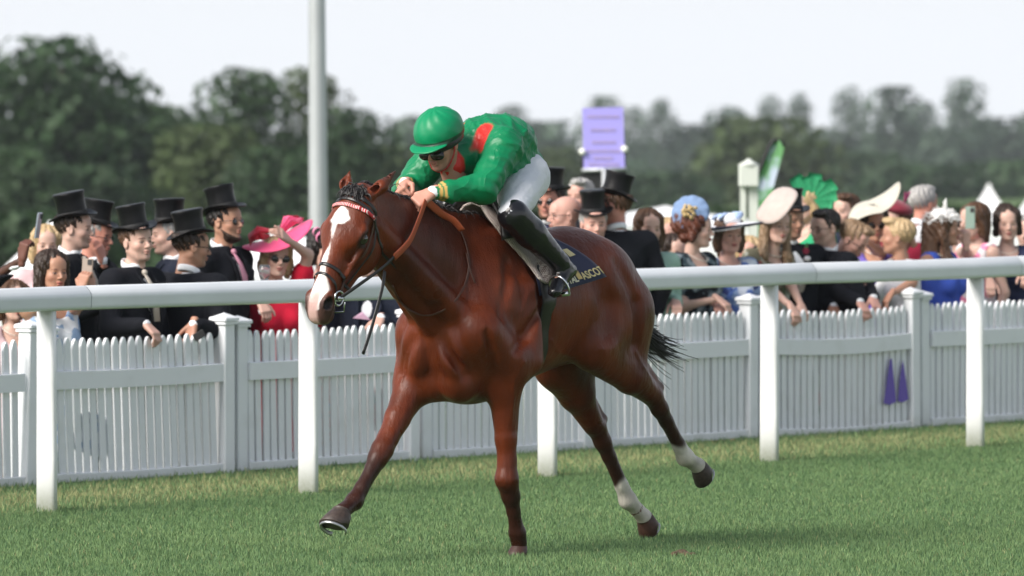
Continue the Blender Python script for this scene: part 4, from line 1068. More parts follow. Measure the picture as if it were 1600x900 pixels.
strap_obj('black_rein', [bitr, outr(bitr * .6 + HAND_R * .4, .012), outr(bitr * .3 + HAND_R * .7, .014), HAND_R], .009, blackl, reins, (0, 0, 1), .3)
bs = hroot('breast_strap', 'thin brown leather neck strap looping round the chest of the racehorse', 'strap')
strap_obj('neck_strap', [camhit(*p) for p in ((721, 362), (729, 384), (733, 410), (728, 440), (714, 466), (694, 484), (668, 493), (642, 486), (624, 470), (613, 446))], .0065, brownl, bs, (1, 0, 0), .6)
strap_obj('loose_end', [camhit(729, 395, .01), camhit(734, 420, .02), camhit(742, 442, .012)], .005, brownl, bs, (1, 0, 0), .6)

# saddle cloth laid over the back: a = forward position, th = angle from the top down the side
navy = mat('navy_cloth', (.010, .014, .055), .75, sheen=.2, bump=.25, bscale=300)
gold = mat('gold_thread', (.55, .40, .14), .45, spec=.6)
white_t = mat('pale_gold_thread', (.75, .70, .55), .55)
def drape(f, th, off, zc=1.27):
    d = np.array([0, math.sin(th), math.cos(th)]); return skin_hit((f, 0, zc), d, off, .6)
def cl_pt(u, v, off=.016, side=1):
    """u 0..1 from the front to the back edge; v 0 (spine) .. 1 (hem)"""
    f = .42 - u * (.17 + .28 * v); th = R(8 + v * (82 - 15 * u)) * side
    lift = .003 + .055 * max(0, u - .55) / .45 * v ** 2 + .004 * math.sin(u * 11 + v * 3)
    p = drape(f, th, off); n = np.array([0, math.sin(th), math.cos(th)]); return p + n * lift
def smooth_grid(fn, nu, nv, it=6):
    G = np.array([[fn(i / nu, j / nv) for j in range(nv + 1)] for i in range(nu + 1)])
    for _ in range(it):
        P = np.pad(G, ((1, 1), (1, 1), (0, 0)), mode='reflect', reflect_type='odd'); G = .5 * G + .125 * (P[:-2, 1:-1] + P[2:, 1:-1] + P[1:-1, :-2] + P[1:-1, 2:])
    return G
CG = smooth_grid(cl_pt, 24, 16); CGR = smooth_grid(lambda u, v: cl_pt(u, v, side=-1), 24, 16)
def gsamp(G, u, v):
    a = min(max(u, 0), .9999) * (G.shape[0] - 1); b = min(max(v, 0), .9999) * (G.shape[1] - 1); i, j = int(a), int(b); a -= i; b -= j
    p = G[i, j] * (1 - a) * (1 - b) + G[i + 1, j] * a * (1 - b) + G[i, j + 1] * (1 - a) * b + G[i + 1, j + 1] * a * b
    n = np.cross(G[i + 1, j] - G[i, j], G[i, j + 1] - G[i, j]); n /= np.linalg.norm(n) + 1e-9
    return p, (n if n[1] > 0 else -n)
def on_cloth(u, v, h=.0085):
    p, n = gsamp(CG, u, v); return p + n * h
cloth = hroot('saddle_cloth', 'navy blue saddle cloth with gold lettering flapping on the flank of the racehorse', 'saddle cloth')
def sheet(fn, nu, nv, name, m, parent, thick=.004):
    V1 = [Vector(fn(i / nu, j / nv)) for i in range(nu + 1) for j in range(nv + 1)]; k = nv + 1
    fs = [(i * k + j, (i + 1) * k + j, (i + 1) * k + j + 1, i * k + j + 1) for i in range(nu) for j in range(nv)]
    mb = MB(); mb.add(V1, fs); o = mb.obj(name, m, parent); md = o.modifiers.new('thickness', 'SOLIDIFY'); md.thickness = thick; md.offset = -1; return o
def full_cl(u, v):
    return gsamp(CGR, u, 1 - 2 * v)[0] if v < .5 else gsamp(CG, u, 2 * v - 1)[0]
sheet(full_cl, 24, 32, 'cloth', navy, cloth)
def hem(u, v): return cl_pt(u, .965 + .04 * v, .020)
# lettering, cut as flat text and wrapped on to the cloth
def wrap_text(txt, u0, v0, size, adv, m, name, du=1, off=.022, thick=.0):
    cu = bpy.data.curves.new('t', 'FONT'); cu.body = txt; cu.size = 1; cu.align_x = 'LEFT'; cu.resolution_u = 3; cu.offset = .022
    to = bpy.data.objects.new('t', cu); COL.objects.link(to); dg = bpy.context.evaluated_depsgraph_get(); me = bpy.data.meshes.new_from_object(to.evaluated_get(dg))
    bm = bmesh.new(); bm.from_mesh(me); bmesh.ops.triangulate(bm, faces=bm.faces[:]); bmesh.ops.subdivide_edges(bm, edges=bm.edges[:], cuts=1); bm.to_mesh(me); bm.free()
    for v in me.vertices:
        u = u0 + v.co.x * size / .43 * du; vv = v0 - v.co.y * size * 1.3 / .38
        v.co = Vector(on_cloth(u, vv))
    bpy.data.objects.remove(to); me.materials.append(m); o = link(name, me, cloth); md = o.modifiers.new('thickness', 'SOLIDIFY'); md.thickness = .002; md.offset = 0; return o
wrap_text('ROYAL', .32, .95, .041, 0, white_t, 'lettering')
wrap_text('ASCOT', .705, .95, .041, 0, mat('pale_gold_patch', (.62, .52, .28), .6), 'lettering')
mb = MB()      # crown emblem between the words
def cp(u, v): return Vector(on_cloth(u, v, .009))
cw = [(q[0] * .62 + .195, .93 - (.93 - q[1]) * .9) for q in [(.70, .93), (.685, .80), (.705, .86), (.715, .78), (.735, .85), (.75, .76), (.765, .85), (.785, .78), (.795, .86), (.815, .80), (.80, .93)]]
mb.add([cp(*p) for p in cw], [(0, 1, 2), (0, 2, 4, 10), (2, 3, 4), (4, 5, 6), (4, 6, 10), (6, 7, 8), (6, 8, 10), (8, 9, 10)], False)
o = mb.obj('crown_emblem', gold, cloth); md = o.modifiers.new('t', 'SOLIDIFY'); md.thickness = .003; md.offset = 0
mb = MB(); mb.add([cp(u, v) for u, v in ((.76, .50), (.88, .50), (.88, .62), (.76, .62))], [(0, 1, 2, 3)], False); o = mb.obj('gold_patch', mat('pale_gold_patch', (.62, .52, .28), .6), cloth); md = o.modifiers.new('t', 'SOLIDIFY'); md.thickness = .003; md.offset = 0
# checked pad showing in front of the cloth
def check_fn(m, n, l, b, tco):
    c = n.new('ShaderNodeTexChecker'); c.inputs['Scale'].default_value = 130; c.inputs['Color1'].default_value = (.62, .55, .50, 1); c.inputs['Color2'].default_value = (.20, .14, .13, 1); l.new(tco.outputs['Object'], c.inputs['Vector']); l.new(c.outputs[0], b.inputs['Base Color'])
padm = mat('checked_wool', fn=check_fn, rough=.9)
pad = hroot('saddle_pad', 'pale checked wool pad showing along the front edge of the saddle cloth', 'pad')
PL = [(752, 336), (776, 362), (806, 393), (830, 421), (846, 444)]; PR = [(800, 340), (826, 368), (850, 396), (868, 420), (868, 444)]
def pad_pt(u, v):
    e = abs(2 * v - 1); q = e * 4; i = min(3, int(q)); t = q - i; a = [PL[i][k] * (1 - t) + PL[i + 1][k] * t for k in (0, 1)]; b = [PR[i][k] * (1 - t) + PR[i + 1][k] * t for k in (0, 1)]
    if e > .9: c = ((e - .9) / .1) ** 2 * .28; a, b = [a[k] + (b[k] - a[k]) * c for k in (0, 1)], [b[k] + (a[k] - b[k]) * c for k in (0, 1)]
    p = camhit(a[0] + (b[0] - a[0]) * u, a[1] + (b[1] - a[1]) * u, .022)
    if e < .18: p = drape(p[0], R(24) * e / .18, .03)
    elif e < .3: w_ = (e - .18) / .12; p = drape(p[0], R(24), .03) * (1 - w_) + p * w_
    return p * ([1, 1, 1] if v >= .5 else [1, -1, 1])
def pad_old(u, v):
    if v < .5: th = -R(72 * (1 - 2 * v))
    else: th = R(73 * (2 * v - 1))
    e = abs(2 * v - 1); w_ = .19 * (1 - .15 * e) * (1 if e < .93 else math.sqrt(max(.05, 1 - ((e - .93) / .07) ** 2))); f = .68 - .22 * e + (-u) * w_
    return drape(f, th, .032) + np.array([0, math.sin(th), math.cos(th)]) * .012
sheet(pad_pt, 6, 40, 'pad', padm, pad, .012)
# racing saddle
sad = hroot('racing_saddle', 'small black racing saddle under the jockey with girth and stirrups', 'saddle')
def sad_pt(u, v):
    a = 2 * v - 1; th = R(36 * a); f = .60 - .30 * u + .05 * abs(a) * (1 - 2 * u); k = .040 + .045 * max(0, 1 - u * 5) * (1 - abs(a)) + .015 * max(0, u - .8) * 5 * (1 - abs(a))
    return drape(f, th, k)
sheet(sad_pt, 14, 20, 'seat', blackl, sad, .02)
gp = [drape(.36, R(a), .012) for a in range(55, 306, 10)]
strap_obj('girth', gp, .055, blackl, sad, (1, 0, 0), .12)
KL = H(800, 334, .285); AL = H(882, 418, .325); KR = H(705, 322, -.27); AR = np.array([.36, -.31, 1.43])
for s, A_ in ((1, AL), (-1, AR)):
    strap_obj('stirrup_leather', [drape(.42, R(35 * s), .07), A_ + [.02, .03 * s, .0], A_ + [.05, .035 * s, -.07]], .010, blackl, sad, (1, 0, 0), .3)
    c = Vector(A_ + [.055, .01 * s, -.10]); mb = MB(); M = Matrix.Rotation(R(20), 3, 'Y')
    pts = [c + M @ Vector((0, .058 * math.sin(a) * s, .065 * math.cos(a))) for a in [R(x) for x in range(-125, 126, 14)]]; mb.tube(pts, .006, 6)
    mb.tube([pts[0], pts[-1]], .012, 6); mb.obj('stirrup_iron', steel, sad)

# ---------------------------------------------------------------- jockey
jk = hroot('person', 'crouching jockey in green silks with red shoulders, white breeches and black boots', 'person')
SHL, SHR = np.array([.60, .165, 1.985]), np.array([.66, -.165, 1.985]); HIPL, HIPR = np.array([.365, .10, 1.835]), np.array([.365, -.10, 1.835])
WL = HAND_L + np.array([-.065, .012, .045]); WR = HAND_R + np.array([-.07, -.01, .03])
eL, _ = ik(SHL, WL, .28, .265, (.1, .5, -.7)); eR, _ = ik(SHR, WR, .28, .265, (.1, -.5, -.7)); eL, eR = np.array(eL), np.array(eR)
HC = H(688, 223, 0.0); HP = R(24); HRm = rot_np(R(4), HP, 0)
def jhead(p): return HC + HRm @ np.array(p, float)
def silk_fn(m, n, l, b, tco):
    h = None
    for sc, dist, st in ((5, .030, .38), (15, .008, .12)):
        t = n.new('ShaderNodeTexNoise'); t.inputs['Scale'].default_value = sc; t.inputs['Detail'].default_value = 2; t.inputs['Distortion'].default_value = 1.6; l.new(tco.outputs['Object'], t.inputs['Vector'])
        s = n.new('ShaderNodeMath'); s.operation = 'SUBTRACT'; s.inputs[1].default_value = .5; l.new(t.outputs['Fac'], s.inputs[0])
        a = n.new('ShaderNodeMath'); a.operation = 'ABSOLUTE'; l.new(s.outputs[0], a.inputs[0])
        q = n.new('ShaderNodeMath'); q.operation = 'POWER'; q.inputs[1].default_value = .6; l.new(a.outputs[0], q.inputs[0])
        bp = n.new('ShaderNodeBump'); bp.inputs['Strength'].default_value = st; bp.inputs['Distance'].default_value = dist; bp.invert = True; l.new(q.outputs[0], bp.inputs['Height'])
        if h: l.new(h, bp.inputs['Normal'])
        h = bp.outputs[0]
    l.new(h, b.inputs['Normal'])
def jockey():
    lo, hi = (.0, -.48, 1.15), (1.35, .48, 2.25)
    b = Vol(lo, hi, .011); b.KM = .06
    b.cone((.26, 0, 1.87), (.58, 0, 1.97), .10, .12, 0, (0, 1, 0), 1.25); b.cone((.58, 0, 1.98), jhead((-.035, 0, -.14)), .07, .05, .04)
    for S, E, W_ in ((SHL, eL, WL), (SHR, eR, WR)): b.cone((.58, 0, 1.98), S, .06, .05, .03); b.cone(S, E, .045, .038, .03); b.cone(E, W_, .036, .024, .02)
    for Hp, K, A_ in ((HIPL, KL, AL), (HIPR, KR, AR)): b.cone(Hp, K, .075, .05, .04); b.cone(K, A_, .05, .032, .02); b.cone(A_, A_ + [.09, .02 * np.sign(A_[1]), -.09], .03, .028, .02)
    bv, bq = b.mesh(1); hv_, hq, hc_ = HEAD[True]; hv2 = hv_ @ HRm.T + HC
    P = [(bv, bq, None), (hv2, hq, hc_)]
    P.append(place_hand('fist', WL + (HAND_L - WL) * .15, HAND_L - WL + [.02, -.03, -.01], (.1, .55, .8), True, 1.02))
    P.append(place_hand('fist', WR + (HAND_R - WR) * .15, HAND_R - WR + [.02, .03, -.01], (.1, -.55, .8), False, 1.02))
    V, Q, C = join_np(P); link('body', np_mesh('jockey_body', V, Q, True, C, [skin_mat('jockey', (.50, .27, .20))]), jk)
    # jersey
    j = Vol((.05, -.45, 1.6), (1.25, .45, 2.3), .010); j.KM = .07
    j.cone((.29, 0, 1.885), (.54, 0, 1.955), .125, .150, 0, (0, 1, 0), 1.18)
    j.ell((.44, 0, 2.02), (.21, .18, .125), .05); j.ell((.45, 0, 1.85), (.22, .17, .13), .06)
    j.cone((.56, 0, 2.0), jhead((-.04, 0, -.135)), .10, .062, .05)
    for s, S, E, W_ in ((1, SHL, eL, WL), (-1, SHR, eR, WR)):
        j.cone((.55, s * .06, 1.99), S, .10, .088, .05); j.cone(S, E, .088, .074, .045); j.cone(E, E * .3 + W_ * .7, .074, .050, .02); j.cone(E * .3 + W_ * .7, W_, .050, .032, .012)
        for q in range(5):      # puffed folds
            t = .12 + q * .19; p = S * (1 - t) + E * t; j.ell(p + [0, s * .015, .018], (.050, .072, .042), .018)
        for q in range(4): t = .1 + q * .19; p = E * (1 - t) + W_ * t; j.ell(p + [0, s * .010, .012], (.036, .052 - .006 * q, .034), .014)
    V, Q = j.mesh(1); V0 = V.copy()
    # folds: ridged waves running from the shoulders to the waist
    n1 = np.sin(V[:, 0] * 26 + V[:, 1] * 19 + 6 * np.sin(V[:, 2] * 9)); n2 = np.sin(V[:, 2] * 24 - V[:, 0] * 20 + 3 * np.sin(V[:, 1] * 9)); n3 = np.sin(V[:, 0] * 40 - V[:, 2] * 52 + 4 * np.sin(V[:, 1] * 21))
    cen_ = np.column_stack([V[:, 0], V[:, 1] * .25, np.full(len(V), 1.93)]); dn = V - cen_; dn /= np.linalg.norm(dn, axis=1)[:, None]
    V = V + dn * (.0075 * (1 - np.abs(n1)) ** 2 + .0090 * (1 - np.abs(n2)) ** 2 + .004 * (1 - np.abs(n3)) ** 2)[:, None]
    C = np.tile(np.array([.0, .175, .066]), (len(V), 1)); red = np.array([.62, .03, .022]); gd = np.array([.55, .34, .10]); wh = np.array([.8, .8, .82])
    for s, S, E, W_ in ((1, SHL, eL, WL), (-1, SHR, eR, WR)):
        a = np.array([.735, s * .095, 2.00]); c = np.array([.650, s * .090, 2.115]); d = c - a; t = np.clip((V0 - a) @ d / (d @ d), 0, 1); dist = np.linalg.norm((V0 - a - t[:, None] * d) * [1, 1, .8], axis=1); mk = sstep(.046, .038, dist - .006 * t)[:, None]; C = C * (1 - mk) + red * mk
        d = W_ - E; L = np.linalg.norm(d); t = (V - E) @ d / L / L; dist = np.linalg.norm(V - E - np.clip(t, 0, 1)[:, None] * d, axis=1); m = dist < .085
        C[m & (t > .80) & (t < .845)] = gd; C[m & (t > .875) & (t < .92)] = gd; C[m & (t > .985)] = wh
    dn_ = np.linalg.norm(V0 - jhead((-.03, 0, -.13)), axis=1); mk = sstep(.076, .068, dn_)[:, None]; C = C * (1 - mk) + red * mk
    link('jersey', np_mesh('jersey', V, Q, True, C, [mat('green_silk', rough=.42, spec=.35, attr='col', fn=silk_fn)]), jk)
    # breeches
    b = Vol((.0, -.45, 1.5), (1.0, .45, 2.1), .010); b.KM = .06
    b.cone((.325, -.07, 1.85), (.325, .07, 1.85), .116, .118, 0)
    for Hp, K in ((HIPL, KL), (HIPR, KR)): b.cone(Hp + [-.02, 0, .0], K * .5 + Hp * .5, .118, .092, .05); b.cone(K * .5 + Hp * .5, K, .092, .066, .03)
    for Hp, K, A_ in ((HIPL, KL, AL), (HIPR, KR, AR)): b.cone(K, K * .85 + A_ * .15, .064, .058, .02)
    V, Q = b.mesh(1); n1 = np.sin(V[:, 0] * 40 + V[:, 2] * 55 + 4 * np.sin(V[:, 1] * 12)); dn = V - np.array([.4, .0, 1.8]); dn /= np.linalg.norm(dn, axis=1)[:, None]; V = V + dn * (.0022 * (1 - np.abs(n1)))[:, None]
    link('breeches', np_mesh('breeches', V, Q, True, None, [mat('white_breeches', (.70, .71, .76), .55, bump=.35, bscale=28)]), jk)
    for s, K, A_ in ((1, KL, AL), (-1, KR, AR)):
        v = Vol(np.minimum(K, A_) - .18, np.maximum(K, A_) + .18, .008); v.KM = .04; d = A_ - K; u = d / np.linalg.norm(d)
        v.cone(K + d * .02, K + d * .35, .078, .074, 0); v.cone(K + d * .35, A_ - u * .05, .074, .050, .02); v.cone(A_ - u * .05, A_, .044, .044, .02)
        heel = A_ + np.array([-.045, 0, -.015]); toe = A_ + np.array([.125, s * .035, -.115]); v.cone(heel, A_ + [.02, 0, -.04], .035, .042, .025); v.cone(A_ + [.02, 0, -.04], toe, .042, .034, .02, (0, 0, 1), .8)
        V, Q = v.mesh(1); t = (V - K) @ u; V = V + (np.sin(t * 150 + V[:, 1] * 60) * .0015 * sstep(.22, .34, t))[:, None] * np.array([.5, .5, .5])
        link('boot', np_mesh('boot', V, Q, True, None, [mat('boot_leather', (.007, .007, .009), .22, spec=.45, coat=.12, bump=.25, bscale=22)]), jk)
    # helmet, peak, band, badge, goggles
    h = Vol((-.17, -.14, -.08), (.19, .14, .17), .005); h.KM = .03
    h.ell((-.014, 0, .040), (.134, .118, .108), 0); h.ell((-.02, 0, .075), (.09, .085, .065), .04)
    h.plane((0, 0, .008), (0.06, 0, -1)); 
    h.cone((.095, -.060, .012), (.095, .060, .012), .045, .045, .01, (0, 0, 1), .14); h.ell((.135, 0, .006), (.045, .072, .007), .01)
    V, Q = h.mesh(1); V = V + (V - [-.014, 0, .03]) * (.012 * np.sin(np.arctan2(V[:, 1], V[:, 0] + .014) * 9 + V[:, 2] * 50) * (V[:, 2] > .03))[:, None]
    C = np.tile(np.array([.0, .21, .085]), (len(V), 1)); bnd = (V[:, 2] > .012) & (V[:, 2] < .030) & (np.hypot(V[:, 0] + .014, V[:, 1]) < .140); C[bnd] = [.015, .05, .03]
    V = V + [0, 0, .016]
    link('helmet', np_mesh('helmet', V @ HRm.T + HC, Q, True, C, [mat('green_cap_silk', rough=.42, spec=.35, attr='col', bump=.08, bscale=30)]), jk)
    k = Vol((-.15, -.13, -.06), (.15, .13, .06), .004); k.KM = .02      # black skull rim under the cap
    k.ell((-.010, 0, .010), (.126, .108, .075), 0); k.plane((0, 0, .026), (0, 0, 1)); k.plane((0, 0, -.004), (-.10, 0, -1)); V, Q = k.mesh(1)
    link('helmet_rim', np_mesh('helmet_rim', V @ HRm.T + HC, Q, True, None, [blackl]), jk)
    g_ = Vol((-.12, -.12, -.05), (.14, .12, .04), .004); g_.KM = .01
    for s in (-1, 1): g_.ell((.092, s * .031, -.026), (.024, .040, .026), .006); g_.cone((.080, s * .055, -.006), (-.02, s * .087, .004), .014, .009, .01, (0, s, 0), .4)
    V, Q = g_.mesh(1); link('goggles', np_mesh('goggles', V @ HRm.T + HC, Q, True, None, [mat('dark_lens', (.008, .008, .009), .12, spec=.6)]), jk)
    mb = MB(); c = Vector(jhead((.114, 0, .009))); mb.ball(c, .011, 12, 6); mb.obj('badge', mat('silver_badge', (.55, .56, .58), .3, .6), jk)
    # chin strap, scarf
    for s in (-1, 1): strap_obj('chin_strap', [jhead((.0, s * .085, .01)), jhead((.02, s * .078, -.05)), jhead((.055, s * .045, -.108)), jhead((.07, 0, -.124))], .006, mat('red_strap', (.45, .02, .02), .6), jk, (1, 0, 0), .4)
jockey()
# ================================================================ the crowd behind the fence
GRP = 'racegoers standing behind the picket fence'
def cloth_mat(name, col=(.5, .5, .5), rough=.9, pattern=None, cols=None, scale=9, sheen=0):
    def fn(m, n, l, b, tco):
        if not pattern: return
        t = n.new('ShaderNodeTexVoronoi' if pattern == 'floral' else 'ShaderNodeTexNoise'); t.inputs['Scale'].default_value = scale
        if pattern != 'floral': t.inputs['Detail'].default_value = 3
        nz = n.new('ShaderNodeTexNoise'); nz.inputs['Scale'].default_value = scale * .8; ad = n.new('ShaderNodeVectorMath'); ad.operation = 'MULTIPLY_ADD'; ad.inputs[1].default_value = (.12, .12, .12)
        l.new(tco.outputs['Object'], nz.inputs['Vector']); l.new(nz.outputs['Color'], ad.inputs[0]); l.new(tco.outputs['Object'], ad.inputs[2]); l.new(ad.outputs[0], t.inputs['Vector'])
        r = n.new('ShaderNodeValToRGB'); r.color_ramp.interpolation = 'CONSTANT'; e = r.color_ramp.elements
        cs = [col] + list(cols); k = len(cs)
        e[0].color = (*cs[0], 1); e[1].position = .42 if pattern == 'floral' else .5; e[1].color = (*cs[1], 1)
        for i in range(2, k): q = e.new(.42 + (i - 1) * .5 / k if pattern == 'floral' else .5 + (i - 1) * .09); q.color = (*cs[i], 1)
        src = t.outputs['Color'] if pattern == 'floral' else t.outputs['Fac']
        if pattern == 'floral':
            s = n.new('ShaderNodeSeparateColor'); l.new(src, s.inputs[0]); src = s.outputs[0]
        l.new(src, r.inputs['Fac']); l.new(r.outputs[0], b.inputs['Base Color'])
    return mat(name, col, rough, spec=.2, bump=.25, bscale=22, fn=fn)
black_wool = cloth_mat('black_wool', (.008, .009, .013)); char_wool = cloth_mat('navy_wool', (.014, .018, .032)); shirt_w = cloth_mat('white_shirt', (.78, .79, .82), .7)
grey_tr = cloth_mat('grey_trousers', (.10, .10, .11)); silk_hat = mat('black_silk_plush', (.005, .005, .006), .38, spec=.22, noise=.2, nscale=30); hatband = mat('hat_band', (.006, .006, .007), .7)
lensm = mat('dark_lens', (.008, .008, .009), .12, spec=.6)
def hair_mat(key, col):
    def fn(m, n, l, b, tco):
        mp = n.new('ShaderNodeMapping'); mp.inputs['Scale'].default_value = (1, 1, .12); t = n.new('ShaderNodeTexNoise'); t.inputs['Scale'].default_value = 90; t.inputs['Detail'].default_value = 3
        l.new(tco.outputs['Object'], mp.inputs['Vector']); l.new(mp.outputs[0], t.inputs['Vector'])
        r = n.new('ShaderNodeMixRGB'); r.inputs['Color1'].default_value = (*[c * .45 for c in col], 1); r.inputs['Color2'].default_value = (*[min(1, c * 1.5) for c in col], 1); l.new(t.outputs['Fac'], r.inputs['Fac']); l.new(r.outputs[0], b.inputs['Base Color'])
        bp = n.new('ShaderNodeBump'); bp.inputs['Strength'].default_value = .6; bp.inputs['Distance'].default_value = .01; l.new(t.outputs['Fac'], bp.inputs['Height']); l.new(bp.outputs[0], b.inputs['Normal'])
    return mat('hair_' + key, col, .45, spec=.4, fn=fn)
HC_ = {'black': (.012, .009, .008), 'dark': (.030, .017, .011), 'brown': (.085, .042, .022), 'auburn': (.10, .028, .014), 'blonde': (.50, .36, .20), 'grey': (.38, .37, .36), 'white': (.66, .63, .58), 'light': (.26, .17, .10)}
def hat_M(hc, hr, off=(0, 0, .075), tilt=(0, 0)):
    """head centre, head rotation, seat of the hat in head axes, extra tilt (forward, sideways) in degrees"""
    M = Matrix([list(r) for r in hr]) @ Matrix.Rotation(R(tilt[0]), 3, 'Y') @ Matrix.Rotation(R(tilt[1]), 3, 'X')
    o = Vector(hc) + Matrix([list(r) for r in hr]) @ Vector(off); return M, o
def top_hat(root, hc, hr, tilt=(4, 0), sc=1.0, m=None):
    M, o = hat_M(hc, hr, (-.012, 0, .066), tilt); m = m or silk_hat
    T = lambda v: M @ v
    mb = MB(); prof = [(.070, .004), (.0925, .002), (.093, .02), (.0895, .055), (.089, .095), (.0925, .125), (.098, .145), (.0975, .150), (.090, .153), (0, .154)]
    mb.lathe([(r * sc, z * sc) for r, z in prof], 32, M, None, .86); c = mb.obj('hat_crown', m, root); c.location = o
    mb = MB(); f = lambda x, y, z: (abs(y) / .13) ** 2.2 * .030 - (x / .16) ** 2 * .012
    mb.lathe([(r * sc, z * sc) for r, z in [(.085, .004), (.115, .002), (.142, .002), (.148, .004), (.149, .008), (.145, .011), (.120, .008), (.088, .010)]], 36, M, f, .86); b = mb.obj('hat_brim', m, root); b.location = o
    mb = MB(); mb.lathe([(r * sc, z * sc) for r, z in [(.0935, .010), (.0955, .012), (.0950, .036), (.0920, .038)]], 32, M, None, .865); h = mb.obj('hat_band', hatband, root); h.location = o
def glasses(root, hc, hr, dark=True, wide=1.0):
    T = lambda p: Vector(hc) + Vector(np.array(hr) @ np.array(p, float)); fr_ = MB()
    for s in (-1, 1):
        pts = [T((.093 - .004 * abs(math.cos(a)), s * (.033 + .023 * wide * math.cos(a)), -.008 + .018 * wide * math.sin(a))) for a in [2 * math.pi * i / 14 for i in range(15)]]
        fr_.tube(pts, .0022, 5); fr_.tube([T((.088, s * .056 * wide, -.002)), T((.06, s * .074, .0)), T((-.005, s * .084, .0))], .0024, 5)
    fr_.tube([T((.098, -.010, -.002)), T((.101, 0, .0)), T((.098, .010, -.002))], .0022, 5); fr_.obj('glasses_frame', lensm, root)
    if dark:
        for s in (-1, 1):
            mb = MB(); c = T((.090, s * .033, -.008)); mb.ball((0, 0, 0), (.004, .022 * wide, .017 * wide), 12, 6, Matrix([list(r) for r in hr])); o = mb.obj('sunglass_lens', lensm, root); o.location = c
def hair(root, hc, hr, style, key, hatted=False):
    v = Vol((-.22, -.17, -.45 if style.startswith('long') else -.20), (.16, .17, .20), .0065); v.KM = .04
    if style == 'bald': return
    if style in ('short', 'short_thin'):
        g_ = .0 if style == 'short' else -.006
        v.ell((-.022, 0, .040), (.104 + g_, .085 + g_, .086 + g_), 0); v.ell((.09, 0, -.055), (.085, .12, .105), .01, sub=True); v.plane((0, 0, -.072), (.35, 0, -1))
        v.ell((-.01, .09, -.045), (.035, .03, .05), .008, sub=True); v.ell((-.01, -.09, -.045), (.035, .03, .05), .008, sub=True)
        if style == 'short': v.ell((.05, .02, .10), (.05, .055, .025), .03)
    elif style == 'bob' or style == 'updo' or style.startswith('long'):
        v.ell((-.025, 0, .040), (.108, .092, .090), 0)
        for s in (-1, 1): v.cone((.02, s * .064, .06), (-.02, s * .076, -.06), .028, .026, .03)
        if style == 'updo': v.ell((-.11, 0, .03), (.055, .06, .06), .03); v.ell((-.09, 0, .09), (.06, .06, .05), .03); v.ell((-.06, 0, -.05), (.05, .06, .04), .02)
        if style == 'bob':
            for s in (-1, 1): v.cone((-.015, s * .078, -.03), (-.01, s * .074, -.10), .026, .020, .03)
            v.cone((-.08, 0, -.03), (-.08, 0, -.12), .06, .05, .03)
        if style.startswith('long'):
            for s in (-1, 1): v.cone((-.01, s * .078, -.02), (.005, s * .090, -.20), .026, .028, .03); v.cone((.005, s * .090, -.20), (.015, s * .08, -.34), .028, .014, .03)
            v.cone((-.085, 0, -.02), (-.10, 0, -.22), .065, .075, .04); v.cone((-.10, 0, -.22), (-.09, 0, -.38), .075, .03, .03)
        v.ell((.105, 0, -.045), (.075, .062, .100), .012, sub=True)
        v.ell((.06, 0, -.19), (.08, .055, .10), .01, sub=True) if not style.startswith('long') else v.ell((.03, 0, -.22), (.085, .055, .14), .01, sub=True)
    if hatted: v.plane((0, 0, .070), (0, 0, 1))
    V, Q = v.mesh(1); an = np.arctan2(V[:, 1], V[:, 0] + .03); r_ = (V - [-.02, 0, .02])
    V = V + np.random.default_rng(3).normal(size=V.shape) * .0016 + r_ * ((.045 * np.sin(an * 13 + V[:, 2] * 34 + 2 * np.sin(V[:, 2] * 25)) + .028 * np.sin(an * 37 - V[:, 2] * 60))[:, None])
    link('hair', np_mesh('hair', V @ np.array(hr).T + np.array(hc), Q, True, None, [hair_mat(key, HC_[key])]), root)

